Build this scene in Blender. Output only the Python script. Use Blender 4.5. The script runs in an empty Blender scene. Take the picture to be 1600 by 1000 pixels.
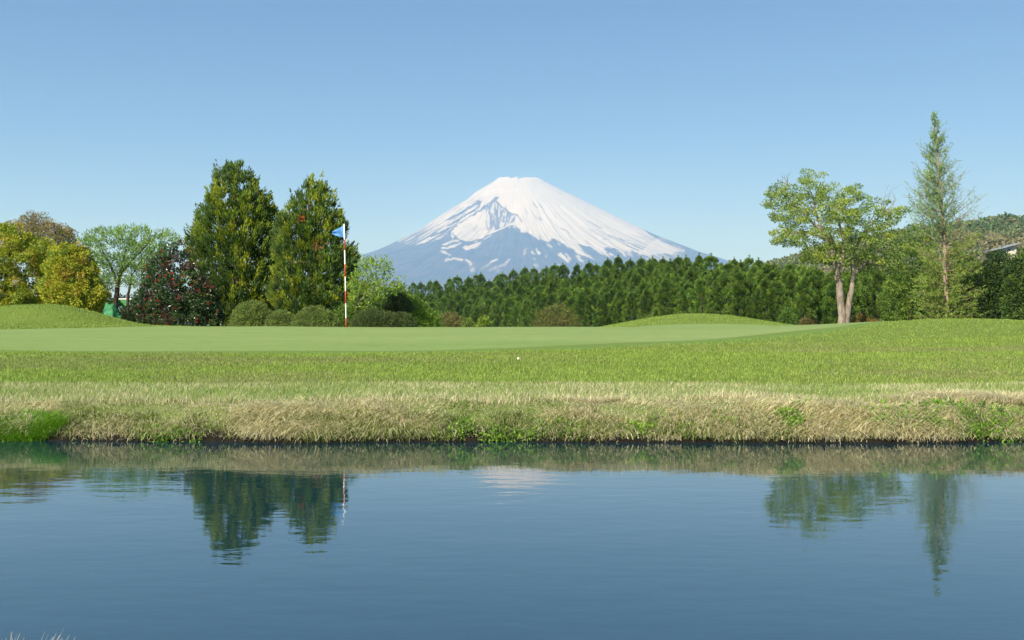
import bpy, math, random
import numpy as np
from mathutils import Vector

# ------------------------------------------------------------------ camera, sky, sun, exposure
scene = bpy.context.scene
COL = scene.collection
F = 1632.0            # focal length in photo pixels (photo 1600 wide)
HORIZON = 517.0
EYE = 1.0             # camera height above the water

cam_data = bpy.data.cameras.new('camera')
cam = bpy.data.objects.new('camera', cam_data)
COL.objects.link(cam)
cam_data.sensor_width = 36.0
cam_data.lens = 36.0 * F / 1600.0
cam_data.clip_start = 0.05
cam_data.clip_end = 60000.0
cam.location = (0, 0, EYE)
cam.rotation_euler = (math.radians(90) + math.atan((HORIZON - 500) / F), 0, 0)
scene.camera = cam

SUN_EL, SUN_AZ = math.radians(36), math.radians(213)   # azimuth clockwise from +Y (view direction)
world = bpy.data.worlds.new('World')
scene.world = world
world.use_nodes = True
wn = world.node_tree
bg = wn.nodes['Background']
sky = wn.nodes.new('ShaderNodeTexSky')
sky.sky_type = 'NISHITA'
sky.sun_disc = False
sky.sun_elevation = SUN_EL
sky.sun_rotation = SUN_AZ
sky.altitude = 400
sky.air_density = 0.5
sky.dust_density = 0.0
sky.ozone_density = 5.0
wn.links.new(sky.outputs[0], bg.inputs[0])
bg.inputs[1].default_value = 0.066

sun_data = bpy.data.lights.new('sun', 'SUN')
sun_data.energy = 4.2
sun_data.angle = math.radians(0.53)
sun_data.color = (1.0, 0.985, 0.955)
sun = bpy.data.objects.new('sun', sun_data)
COL.objects.link(sun)
sun_dir = Vector((math.sin(SUN_AZ) * math.cos(SUN_EL), math.cos(SUN_AZ) * math.cos(SUN_EL), math.sin(SUN_EL)))
sun.rotation_euler = sun_dir.to_track_quat('Z', 'Y').to_euler()

vs = scene.view_settings
vs.view_transform = 'Standard'
vs.look = 'None'
vs.exposure = 0.95
vs.gamma = 1.0
scene.cycles.use_denoising = True
scene.cycles.max_bounces = 6
scene.cycles.diffuse_bounces = 3
scene.cycles.glossy_bounces = 3
scene.cycles.transmission_bounces = 3
scene.cycles.volume_bounces = 4

HAZE_DENSITY = 0.76e-4
HAZE_COLOR = (0.27, 0.53, 1.0, 1)

R = np.random.RandomState(7)

# ------------------------------------------------------------------ helpers
def tag(o, label=None, cat=None, group=None, kind=None):
    if label: o['label'] = label
    if cat: o['category'] = cat
    if group: o['group'] = group
    if kind: o['kind'] = kind
    return o

def at(px, py, D):
    return np.array([(px - 800.0) / F * D, D, EYE + (HORIZON - py) / F * D])

def empty(name, loc):
    o = bpy.data.objects.new(name, None)
    COL.objects.link(o)
    o.location = [float(v) for v in loc]
    o.empty_display_size = 0.2
    return o

def mesh_np(name, verts, faces_flat, loop_tot, cols=None, smooth=False, attrs=None):
    """verts (n,3); faces_flat: flat vertex indices; loop_tot: corners per face (int or array)."""
    me = bpy.data.meshes.new(name)
    verts = np.asarray(verts, dtype=np.float32)
    faces_flat = np.asarray(faces_flat, dtype=np.int32).ravel()
    if np.isscalar(loop_tot):
        nf = len(faces_flat) // loop_tot
        tot = np.full(nf, loop_tot, dtype=np.int32)
    else:
        tot = np.asarray(loop_tot, dtype=np.int32); nf = len(tot)
    start = np.concatenate([[0], np.cumsum(tot)[:-1]]).astype(np.int32)
    me.vertices.add(len(verts)); me.vertices.foreach_set('co', verts.ravel())
    me.loops.add(len(faces_flat)); me.loops.foreach_set('vertex_index', faces_flat)
    me.polygons.add(nf)
    me.polygons.foreach_set('loop_start', start)
    me.polygons.foreach_set('loop_total', tot)
    me.polygons.foreach_set('use_smooth', np.full(nf, smooth))
    if cols is not None:
        a = me.color_attributes.new('tint', 'FLOAT_COLOR', 'POINT')
        c = np.ones((len(verts), 4), dtype=np.float32); c[:, :3] = cols
        a.data.foreach_set('color', c.ravel())
    for k, v in (attrs or {}).items():
        a = me.attributes.new(k, 'FLOAT', 'POINT')
        a.data.foreach_set('value', np.asarray(v, dtype=np.float32))
    me.update(calc_edges=True)
    me.validate()
    return me

def obj(name, me, mat, parent=None):
    o = bpy.data.objects.new(name, me)
    COL.objects.link(o)
    if mat is not None and len(me.materials) == 0:
        me.materials.append(mat)
    if parent is not None:
        o.parent = parent
    return o

def hash2(i, j, seed):
    n = (i.astype(np.int64) * 374761393 + j.astype(np.int64) * 668265263 + seed * 982451653) & 0x7fffffff
    n = ((n ^ (n >> 13)) * 1274126177) & 0x7fffffff
    n = (n ^ (n >> 16)) & 0xffff
    return n / 65535.0

def noise2(x, y, seed=0):
    x = np.asarray(x, float); y = np.asarray(y, float)
    x, y = np.broadcast_arrays(x, y)
    i, j = np.floor(x), np.floor(y)
    fx, fy = x - i, y - j
    fx = fx * fx * (3 - 2 * fx); fy = fy * fy * (3 - 2 * fy)
    i = i.astype(np.int64); j = j.astype(np.int64)
    a = hash2(i, j, seed); b = hash2(i + 1, j, seed); c = hash2(i, j + 1, seed); d = hash2(i + 1, j + 1, seed)
    return (a * (1 - fx) + b * fx) * (1 - fy) + (c * (1 - fx) + d * fx) * fy

def fbm(x, y, seed=0, octaves=4):
    s = 0; a = 0.5; t = 0
    for k in range(octaves):
        s = s + a * noise2(x * 2 ** k, y * 2 ** k, seed + k * 17); t += a; a *= 0.5
    return s / t

def sstep(a, b, x):
    t = np.clip((np.asarray(x, float) - a) / (b - a), 0, 1)
    return t * t * (3 - 2 * t)

def unit(v):
    return v / np.maximum(np.linalg.norm(v, axis=-1, keepdims=True), 1e-9)

def rnd_dirs(n, rs):
    return unit(rs.normal(size=(n, 3)))

def box_mesh(name, x0, x1, y0, y1, z0, z1):
    v = [(x, y, z) for z in (z0, z1) for y in (y0, y1) for x in (x0, x1)]
    f = [0, 2, 3, 1, 4, 5, 7, 6, 0, 1, 5, 4, 2, 6, 7, 3, 0, 4, 6, 2, 1, 3, 7, 5]
    return mesh_np(name, v, f, 4)

# ------------------------------------------------------------------ materials
def mat_new(name):
    m = bpy.data.materials.new(name); m.use_nodes = True
    nt = m.node_tree
    for n in list(nt.nodes): nt.nodes.remove(n)
    out = nt.nodes.new('ShaderNodeOutputMaterial')
    return m, nt, out

def nd(nt, t, **kw):
    n = nt.nodes.new(t)
    for k, v in kw.items():
        if k == 'inp':
            for kk, vv in v.items(): n.inputs[kk].default_value = vv
        else: setattr(n, k, v)
    return n

def leaf_mat(name, rough=0.55, spec=0.3, trans=0.25, mul=1.0):
    m, nt, out = mat_new(name)
    at_ = nd(nt, 'ShaderNodeVertexColor', layer_name='tint')
    pr = nd(nt, 'ShaderNodeBsdfPrincipled', inp={'Roughness': rough, 'Specular IOR Level': spec})
    tr = nd(nt, 'ShaderNodeBsdfTranslucent')
    mx = nd(nt, 'ShaderNodeMixShader', inp={0: trans})
    sc = nd(nt, 'ShaderNodeMix', data_type='RGBA', blend_type='MULTIPLY', inp={0: 1.0})
    sc.inputs[7].default_value = (mul, mul, mul, 1)
    nt.links.new(at_.outputs[0], sc.inputs[6])
    nt.links.new(sc.outputs[2], pr.inputs['Base Color'])
    nt.links.new(sc.outputs[2], tr.inputs[0])
    nt.links.new(pr.outputs[0], mx.inputs[1]); nt.links.new(tr.outputs[0], mx.inputs[2])
    nt.links.new(mx.outputs[0], out.inputs[0])
    return m

def bark_mat(name, c1, c2, scale=6.0):
    m, nt, out = mat_new(name)
    tc = nd(nt, 'ShaderNodeTexCoord')
    mp = nd(nt, 'ShaderNodeMapping'); mp.inputs['Scale'].default_value = (1, 1, 0.3)
    no = nd(nt, 'ShaderNodeTexNoise', inp={'Scale': scale, 'Detail': 6.0, 'Roughness': 0.7})
    cr = nd(nt, 'ShaderNodeValToRGB')
    cr.color_ramp.elements[0].position = 0.35; cr.color_ramp.elements[0].color = (*c1, 1)
    cr.color_ramp.elements[1].position = 0.65; cr.color_ramp.elements[1].color = (*c2, 1)
    pr = nd(nt, 'ShaderNodeBsdfPrincipled', inp={'Roughness': 0.9, 'Specular IOR Level': 0.15})
    bp = nd(nt, 'ShaderNodeBump', inp={'Strength': 0.6, 'Distance': 0.02})
    nt.links.new(tc.outputs['Object'], mp.inputs[0]); nt.links.new(mp.outputs[0], no.inputs[0])
    nt.links.new(no.outputs[0], cr.inputs[0]); nt.links.new(cr.outputs[0], pr.inputs['Base Color'])
    nt.links.new(no.outputs[0], bp.inputs['Height']); nt.links.new(bp.outputs[0], pr.inputs['Normal'])
    nt.links.new(pr.outputs[0], out.inputs[0])
    return m

def plain_mat(name, col, rough=0.6, spec=0.3, var=0.12, scale=20.0):
    m, nt, out = mat_new(name)
    tc = nd(nt, 'ShaderNodeTexCoord')
    no = nd(nt, 'ShaderNodeTexNoise', inp={'Scale': scale, 'Detail': 4.0})
    cr = nd(nt, 'ShaderNodeValToRGB')
    cr.color_ramp.elements[0].position = 0.3; cr.color_ramp.elements[0].color = (*[c * (1 - var) for c in col], 1)
    cr.color_ramp.elements[1].position = 0.7; cr.color_ramp.elements[1].color = (*[min(1, c * (1 + var)) for c in col], 1)
    pr = nd(nt, 'ShaderNodeBsdfPrincipled', inp={'Roughness': rough, 'Specular IOR Level': spec})
    nt.links.new(tc.outputs['Object'], no.inputs[0]); nt.links.new(no.outputs[0], cr.inputs[0])
    nt.links.new(cr.outputs[0], pr.inputs['Base Color']); nt.links.new(pr.outputs[0], out.inputs[0])
    return m

M_LEAF = leaf_mat('leaf', trans=.34, mul=1.5)
M_GLOSSY = leaf_mat('glossy_leaf', rough=0.3, spec=0.5, trans=0.15, mul=1.2)
M_NEEDLE = leaf_mat('needle', rough=0.65, spec=0.2, trans=0.25, mul=1.5)
M_GRASS = leaf_mat('grass_blade', rough=0.6, spec=0.25, trans=0.35, mul=1.32)
M_PETAL = leaf_mat('petal', rough=0.6, spec=0.2, trans=0.2)
M_BARK_DARK = bark_mat('bark_dark', (0.035, 0.026, 0.02), (0.09, 0.07, 0.055))
M_BARK_BROWN = bark_mat('bark_brown', (0.09, 0.06, 0.04), (0.22, 0.15, 0.10))
M_BARK_PALE = bark_mat('bark_pale', (0.13, 0.105, 0.08), (0.38, 0.32, 0.25), 9.0)
M_BARK_TAN = bark_mat('bark_tan', (0.20, 0.14, 0.10), (0.46, 0.35, 0.26), 8.0)

# ------------------------------------------------------------------ terrain shape
PROF = np.array([(-60, .35), (0, .32), (2.0, .22), (2.5, .10), (2.75, 0.0), (3.2, -.3), (5, -.7), (8, -.6), (9.1, -.25), (9.38, -.02),
                 (9.44, .05), (9.58, .14), (9.75, .24), (9.95, .295), (10.5, .322), (12, .362), (15, .467), (16.5, .56), (19, .645), (22, .85),
                 (24.5, 1.03), (26, 1.095), (27, 1.112), (28.5, 1.09), (33, .95), (45, .7), (65, .4), (100, 0), (150, -.6), (400, -1.5), (60000, -3)])
DF_U = [300, 560, 700, 850, 1000, 1130, 1250, 1400, 1600, 1900]
DF_D = [280, 262, 240, 200, 165, 140, 126, 120, 115, 112]
FT_U = [300, 600, 700, 850, 1000, 1130, 1250, 1400, 1600, 1900]
FT_Y = [486, 480, 472, 455, 440, 428, 424, 428, 418, 415]
SK_U = [300, 560, 625, 654, 715, 755, 793, 807, 859, 913, 954, 992, 1012, 1048, 1080, 1100, 1114, 1126, 1131, 1140, 1154, 1175, 1195, 1215, 1237, 1251, 1300, 1400, 1500, 1600, 1900]
SK_Y = [470, 452, 446, 441, 436, 428, 425, 422, 417, 414, 406, 405, 407, 404, 402, 401, 404, 414, 418, 406, 408, 407, 411, 420, 416, 418, 424, 428, 415, 410, 405]
TREE_H = 9.6

def forest_ground(u, D):
    df = np.interp(u, DF_U, DF_D)
    dep = df * 0.30
    r = np.clip((D - df) / dep, -0.3, 1.2)
    f = np.interp(u, FT_U, FT_Y); s = np.interp(u, SK_U, SK_Y)
    top = f + (s - f) * np.clip(r, 0, 1)
    return EYE + (HORIZON - top) / F * D - TREE_H, r

def terrain(X, D):
    X = np.asarray(X, float); D = np.asarray(D, float)
    X, D = np.broadcast_arrays(X, D)
    wob = (fbm(X * 0.55, X * 0 + 3.1, 5, 3) - .5) * 0.35 + (noise2(X * 2.3, X * 0, 9) - .5) * 0.10
    Dn = D - wob * np.exp(-((D - 9.6) / 2.0) ** 2)
    z = np.interp(Dn, PROF[:, 0], PROF[:, 1])
    # bank undulation and clumpy lip
    z = z + (fbm(X * 1.3, D * 1.3, 21, 3) - .5) * 0.12 * np.exp(-((D - 10.3) / 0.8) ** 2) * (D > 9.4)
    z = z + (fbm(X * 0.25, D * 0.25, 31, 3) - .5) * 0.06 * sstep(10, 14, D) * (1 - sstep(40, 80, D))
    # left mound
    sx = np.where(X < -12.9, 3.4, 1.35)
    z = z + 0.66 * np.exp(-((X + 12.9) / sx) ** 2 / 1.0 * 0.5) * np.exp(-np.abs((D - 29.3) / 1.9) ** 2.6)
    # centre mound behind the green
    z = z + 0.60 * np.exp(-np.abs((X - 5.9) / 2.9) ** 2.3) * np.exp(-((D - 34) / 3.2) ** 2)
    # swell on the right
    z = z + 0.26 * np.exp(-((X - 10.6) / 3.2) ** 2) * np.exp(-((D - 23.5) / 4.0) ** 2) + 0.10 * sstep(9, 16, X) * np.exp(-((D - 22) / 5) ** 2)
    # wooded slope
    u = 800 + F * X / np.maximum(D, 20)
    fz, r = forest_ground(u, D)
    w = sstep(-0.28, 0.02, r) * (1 - sstep(1.2, 4.0, (D - np.interp(u, DF_U, DF_D)) / (np.interp(u, DF_U, DF_D) * .3)))
    w = w * (D > 60)
    z = z * (1 - w) + (fz) * w
    return z

def front_edge(X):      # distance of the front edge of the putting green
    return np.interp(X, [-14, -9, -3, -1.2, 0, 1.4, 2.7, 4.4, 5.9, 7.6, 9.0, 30], [19.2, 19.0, 18.9, 19.0, 19.4, 20.0, 20.9, 22.0, 23.0, 24.2, 25.6, 40])

def green_mask(X, D):
    e = front_edge(X) + (noise2(X * .5, X * 0, 77) - .5) * .5
    m = sstep(-.12, .12, D - e)
    back = np.interp(X, [-30, -12, -10, -8.8, -7.5, 2, 4, 8, 10, 30], [24.6, 24.9, 25.6, 27.2, 29, 30, 30.6, 30.4, 29.5, 29])
    return m * (1 - sstep(-.15, .15, D - back)) * (1 - sstep(8.8, 9.6, X + (D - 25) * 0.0))

# ------------------------------------------------------------------ ground sheet
def grid_axis(parts):
    out = []
    for a, b, n in parts: out.append(np.linspace(a, b, n, endpoint=False))
    return np.concatenate(out)

gx = np.concatenate([-np.geomspace(15500, 24, 34), grid_axis([(-22, -8, 60), (-8, 8, 180), (8, 22, 60)]), np.geomspace(22, 15500, 34)])
gd = np.concatenate([[-2500, -600, -120, -30, -8, 0, 1], grid_axis([(1.5, 3.6, 20), (3.6, 9, 10), (9, 10.6, 44), (10.6, 14, 36), (14, 34, 150), (34, 60, 30), (60, 400, 90)]), np.geomspace(400, 33000, 24)])
GX, GD = np.meshgrid(gx, gd)
GZ = terrain(GX, GD)
nr, nc = GX.shape
idx = np.arange(nr * nc).reshape(nr, nc)
quads = np.stack([idx[:-1, :-1], idx[:-1, 1:], idx[1:, 1:], idx[1:, :-1]], -1).reshape(-1, 4)
gm = green_mask(GX, GD)
fringe = np.exp(-((GD - front_edge(GX) + 0.55) / 0.5) ** 2) * (GX < 9)
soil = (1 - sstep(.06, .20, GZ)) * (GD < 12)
dry = np.exp(-((GD - 11.0) / 1.3) ** 2)
far = sstep(33, 48, GD)
me = mesh_np('ground', np.stack([GX, GD, GZ], -1).reshape(-1, 3), quads, 4, smooth=True,
             attrs={'green': gm.ravel(), 'fringe': fringe.ravel(), 'soil': soil.ravel(), 'dry': dry.ravel(), 'far': far.ravel()})

def ground_mat():
    m, nt, out = mat_new('turf')
    L = nt.links.new
    geo = nd(nt, 'ShaderNodeNewGeometry')
    def attr(n):
        a = nd(nt, 'ShaderNodeAttribute'); a.attribute_name = n; return a.outputs['Fac']
    def noise(scale, detail=4.0, sx=(1, 1, 1)):
        mp = nd(nt, 'ShaderNodeMapping'); mp.inputs['Scale'].default_value = sx
        n = nd(nt, 'ShaderNodeTexNoise', inp={'Scale': scale, 'Detail': detail, 'Roughness': 0.65})
        L(geo.outputs['Position'], mp.inputs[0]); L(mp.outputs[0], n.inputs[0]); return n.outputs[0]
    def ramp(f, p0, c0, p1, c1):
        r = nd(nt, 'ShaderNodeValToRGB')
        r.color_ramp.elements[0].position = p0; r.color_ramp.elements[0].color = (*c0, 1)
        r.color_ramp.elements[1].position = p1; r.color_ramp.elements[1].color = (*c1, 1)
        L(f, r.inputs[0]); return r.outputs[0]
    def mix(f, a, b):
        x = nd(nt, 'ShaderNodeMix', data_type='RGBA')
        if hasattr(f, 'is_linked'): L(f, x.inputs[0])
        else: x.inputs[0].default_value = f
        L(a, x.inputs[6]); L(b, x.inputs[7]); return x.outputs[2]
    rough_fine = ramp(noise(38, 5), .32, (0.09, 0.14, 0.02), .68, (0.23, 0.31, 0.06))
    rough_big = ramp(noise(0.7, 4, (0.5, 1, 1)), .35, (0.105, 0.175, 0.024), .7, (0.17, 0.215, 0.06))
    rough = mix(0.5, rough_fine, rough_big)
    green_a = ramp(noise(1.1, 5, (0.35, 1, 1)), .3, (0.19, 0.285, 0.082), .7, (0.255, 0.34, 0.122))
    green_b = ramp(noise(30, 4, (0.5, 1, 1)), .3, (0.175, 0.275, 0.075), .7, (0.265, 0.36, 0.125))
    green_c = ramp(noise(0.45, 4, (0.22, 1.6, 1)), .36, (0.15, 0.26, 0.05), .66, (0.30, 0.36, 0.15))
    green = mix(0.4, green_a, green_b)
    green = mix(0.42, green, green_c)
    green_d = ramp(noise(9, 5, (0.3, 1, 1)), .3, (0.14, 0.235, 0.055), .7, (0.30, 0.375, 0.14))
    green = mix(0.35, green, green_d)
    fr = ramp(noise(25, 4), .3, (0.12, 0.21, 0.04), .7, (0.17, 0.265, 0.065))
    dryc = ramp(noise(30, 5), .3, (0.12, 0.15, 0.05), .7, (0.27, 0.29, 0.13))
    shaded_soilc = ramp(noise(14, 5), .3, (0.006, 0.005, 0.004), .7, (0.020, 0.017, 0.012))  # bank soil, taken near black to hold the shade under the overhanging grass
    farc = ramp(noise(0.8, 5), .3, (0.035, 0.06, 0.018), .7, (0.08, 0.11, 0.035))
    c = mix(attr('fringe'), rough, fr)
    c = mix(attr('green'), c, green)
    c = mix(attr('dry'), c, dryc)
    c = mix(attr('soil'), c, shaded_soilc)
    c = mix(attr('far'), c, farc)
    pr = nd(nt, 'ShaderNodeBsdfPrincipled', inp={'Roughness': 0.85, 'Specular IOR Level': 0.12})
    L(c, pr.inputs['Base Color'])
    bp = nd(nt, 'ShaderNodeBump', inp={'Strength': 0.5, 'Distance': 0.02})
    L(noise(45, 4), bp.inputs['Height']); L(bp.outputs[0], pr.inputs['Normal'])
    L(pr.outputs[0], out.inputs[0])
    return m
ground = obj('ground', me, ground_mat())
tag(ground, kind='structure', label='mown golf course turf with a pale putting green and mounds')

# ------------------------------------------------------------------ pond water
def water_mat():
    m, nt, out = mat_new('pond_water')
    L = nt.links.new
    geo = nd(nt, 'ShaderNodeNewGeometry')
    pr = nd(nt, 'ShaderNodeBsdfPrincipled', inp={'Roughness': 0.02, 'IOR': 2.2, 'Specular IOR Level': 0.5})
    pr.inputs['Base Color'].default_value = (0.004, 0.032, 0.048, 1)
    def noise(scale, sx):
        mp = nd(nt, 'ShaderNodeMapping'); mp.inputs['Scale'].default_value = sx
        n = nd(nt, 'ShaderNodeTexNoise', inp={'Scale': scale, 'Detail': 3.0, 'Roughness': 0.55})
        L(geo.outputs['Position'], mp.inputs[0]); L(mp.outputs[0], n.inputs[0]); return n.outputs[0]
    a = noise(7.0, (0.55, 1.0, 1)); b = noise(1.6, (0.5, 1, 1)); c2 = noise(0.35, (1, 1, 1))
    add = nd(nt, 'ShaderNodeMath', operation='MULTIPLY_ADD'); L(b, add.inputs[0]); add.inputs[1].default_value = 2.0; L(a, add.inputs[2])
    bp = nd(nt, 'ShaderNodeBump', inp={'Strength': 1.0, 'Distance': 0.0010})
    L(add.outputs[0], bp.inputs['Height']); L(bp.outputs[0], pr.inputs['Normal'])
    L(pr.outputs[0], out.inputs[0])
    return m
wx = np.array([-60, -20, 0, 20, 60.]); wd = np.array([2.2, 5, 8, 9.9])
WX, WD = np.meshgrid(wx, wd)
ii = np.arange(WX.size).reshape(WX.shape)
wq = np.stack([ii[:-1, :-1], ii[:-1, 1:], ii[1:, 1:], ii[1:, :-1]], -1).reshape(-1, 4)
pond = obj('pond_water', mesh_np('pond_water', np.stack([WX, WD, WX * 0], -1).reshape(-1, 3), wq, 4, smooth=True), water_mat())
tag(pond, kind='structure', label='calm blue pond reflecting the sky and trees')

# ------------------------------------------------------------------ snow-capped mountain
MD, MS = 20000.0, 20000.0 / F
AX = 808.0
LP = [(0, 277.5), (27, 276), (38, 284), (65, 300), (80, 313), (101, 325.5), (122, 339), (143, 353), (164, 367), (185, 376.5), (206, 387), (227, 396), (248, 403), (290, 417), (340, 435), (430, 466), (560, 497), (760, 517), (950, 527)]
RP = [(0, 277.5), (20, 275.5), (37, 279.5), (58, 291), (97, 310.5), (129, 326.5), (161, 342.5), (192, 357), (214, 368), (246, 380.5), (288, 396.5), (320, 406), (390, 429), (490, 462), (640, 497), (840, 517), (950, 527)]
def poly_mask(px, py, poly):
    inside = np.zeros(px.shape, bool)
    n = len(poly)
    for i in range(n):
        x0, y0 = poly[i]; x1, y1 = poly[(i + 1) % n]
        c = ((y0 > py) != (y1 > py)) & (px < (x1 - x0) * (py - y0) / (y1 - y0 + 1e-12) + x0)
        inside ^= c
    return inside
def seg_dist(px, py, pts):
    d = np.full(px.shape, 1e9)
    for (x0, y0), (x1, y1) in zip(pts[:-1], pts[1:]):
        vx, vy = x1 - x0, y1 - y0
        t = np.clip(((px - x0) * vx + (py - y0) * vy) / (vx * vx + vy * vy + 1e-9), 0, 1)
        d = np.minimum(d, np.hypot(px - x0 - t * vx, py - y0 - t * vy))
    return d
def Z4(l): return [(560 + x / 4.7625, 250 + y / 4.7625) for x, y in l]
def Z5(l): return [(820 + x / 4.706, 250 + y / 4.706) for x, y in l]
def Z8(l): return [(700 + x / 8.3333, 280 + y / 8.3333) for x, y in l]

az = np.concatenate([np.linspace(-180, -112, 18, endpoint=False), np.linspace(-112, 112, 760), np.linspace(112, 180, 18, endpoint=False)[1:]])
az = np.radians(az)
rr = np.concatenate([[60, 130, 200, 260], np.linspace(300, 4200, 300, endpoint=False), np.geomspace(4200, 11600, 60)])
AZ, RR = np.meshgrid(az, rr)
side = 0.5 + 0.5 * np.sin(AZ)          # 0 = left, 1 = right
def true_profile(pr):
    out_r, out_z = [], []
    for u_, y_ in pr:
        c_ = math.cos(math.asin(min(.7, u_ / F)))
        out_r.append(u_ * MS * c_); out_z.append((HORIZON - y_) * MS * c_ * c_)
    return out_r, out_z
zl = HORIZON - np.interp(RR, *true_profile(LP)) / MS
zr = HORIZON - np.interp(RR, *true_profile(RP)) / MS
pv = zl * (1 - side) + zr * side
MZ = EYE + (HORIZON - pv) * MS
front = np.cos(AZ)
gul = (fbm(AZ * 26, np.log(RR) * 0.8, 41, 3) - .5) * 75 + (fbm(AZ * 85, np.log(RR) * 2.0, 47, 3) - .5) * 34
amp = .08 * sstep(250, 700, RR) + .92 * sstep(900, 3400, RR) * (1 - sstep(5000, 10000, RR) * .6)
MZ = MZ + gul * amp * (1 - 0.75 * np.abs(np.sin(AZ)) ** 6)
MZ = MZ - 2953 * 0.0166 * np.maximum(front, 0) * (1 - sstep(380, 1700, RR)) + (fbm(AZ * 7 + 9, RR * 0, 43, 3) - .5) * 60 * np.exp(-((RR - 330) / 160) ** 2)
MZ = np.where(RR < 330, MZ - (330 - RR) * 0.5, MZ)
MX = (AX - 800) * MS + RR * np.sin(AZ)
MY = MD - RR * np.cos(AZ)
pu = 800 + F * MX / MY
pv = HORIZON - F * (MZ - EYE) / MY
# explosion crater on the near left flank: a real bowl
cu, cv = (pu - 768) * 0.86 - (pv - 342) * -0.5, (pu - 768) * 0.5 + (pv - 342) * 0.86
cu2 = (pu - 768) * 0.84 + (345 - pv) * 0.54; cv2 = -(pu - 768) * 0.54 + (345 - pv) * 0.84
bowl = np.exp(-((cu2 / 48) ** 2 + (cv2 / 17) ** 2) ** 1.5) * (front > 0)
MZ = MZ - bowl * 150
# --- snow cover, worked out in the mountain's own front elevation
fine = fbm(AZ * 150, np.log(RR) * 5.5, 61, 3)
fine2 = fbm(AZ * 60, np.log(RR) * 4.0, 67, 3)
wu = pu + (fbm(pu * .22, pv * .22, 81, 3) - .5) * 5.0
wv = pv + (fbm(pu * .22, pv * .22, 91, 3) - .5) * 4.0
right_snow = [(776, 260), (860, 260), (1000, 345), (1009, 363), (1035, 377)] + Z5([(1140, 670), (1080, 690), (1000, 690), (900, 700), (850, 690), (770, 660), (800, 715), (720, 670), (760, 725), (650, 650), (580, 640), (605, 690), (645, 732), (560, 692), (480, 640), (390, 615), (430, 665), (520, 735), (400, 690), (300, 625), (205, 575), (180, 605), (100, 580), (0, 520)]) + Z8([(960, 660), (900, 605), (800, 572), (640, 562), (640, 300), (600, 270)])
snow = np.where(poly_mask(wu, wv, right_snow), 1.0, 0.0)
# streaks on the right flank
t = sstep(870, 1040, pu) * sstep(330, 395, pv)
snow = np.where((snow > .5) & (fine > 0.82 - 0.27 * t), 0.0, snow)
snow = np.where((snow < .5) & poly_mask(wu, wv, Z5([(1000, 560), (1180, 660), (1170, 725), (900, 745), (820, 690)])) & (fine > 0.56), 0.75, snow)
# left flank streaks
left_flank = [(781, 268), (740, 292), (700, 318), (640, 360), (620, 377), (626, 381), (645, 383), (672, 378), (690, 372), (702, 362), (720, 346), (775, 314)]
lf = poly_mask(wu, wv, left_flank)
thr = 0.36 + 0.20 * sstep(320, 380, pv)
snow = np.where(lf, np.where(fine2 * .6 + fine * .4 > thr, 1.0, 0.0), snow)
upper = poly_mask(wu, wv, [(775, 270), (742, 298), (728, 311), (745, 310), (772, 312), (800, 312), (800, 270)])
snow = np.where(upper & (fine > 0.36), 1.0, snow)
for line, w in ((Z8([(400, 285), (280, 365), (150, 450), (0, 525)]), 1.6), (Z8([(430, 300), (390, 360), (230, 470), (110, 540), (0, 600)]), 1.5), (Z8([(0, 640), (-120, 700), (-220, 740)]), 1.4)):
    snow = np.where(seg_dist(wu, wv, line) < w, 0.0, snow)
# crater
snow = np.where(seg_dist(wu, wv, Z8([(640, 235), (520, 330), (430, 395), (330, 465), (200, 565), (100, 625), (30, 700), (-30, 740)])) < 1.9, 0.0, snow)
snow = np.where(seg_dist(wu, wv, Z8([(480, 385), (330, 475), (130, 600), (50, 690), (70, 790), (130, 790)])) < 1.0, 1.0, snow)
snow = np.where(poly_mask(wu, wv, Z8([(70, 680), (120, 610), (250, 540), (380, 430), (480, 390), (520, 420), (470, 540), (560, 550), (640, 545), (645, 575), (560, 595), (450, 655), (330, 720), (230, 765), (150, 760), (90, 720)])), np.where(fine > .74, 0.2, 1.0), snow)
wall = poly_mask(wu, wv, Z8([(480, 390), (540, 320), (600, 285), (640, 300), (740, 345), (850, 390), (890, 430), (860, 540), (800, 550), (640, 545), (470, 550), (500, 480)]))
snow = np.where(wall, np.where(fbm(pu * .5, pv * .16, 101, 2) > 0.56, 0.85, 0.05), snow)
snow = np.where(seg_dist(wu, wv, Z8([(590, 262), (660, 302), (750, 332), (850, 388), (895, 430), (920, 480), (960, 545)])) < 1.0, 0.05, snow)
snow = np.where(seg_dist(wu, wv, Z8([(640, 560), (800, 572), (900, 605), (960, 660), (1000, 690)])) < 1.0, 1.0, snow)
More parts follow.
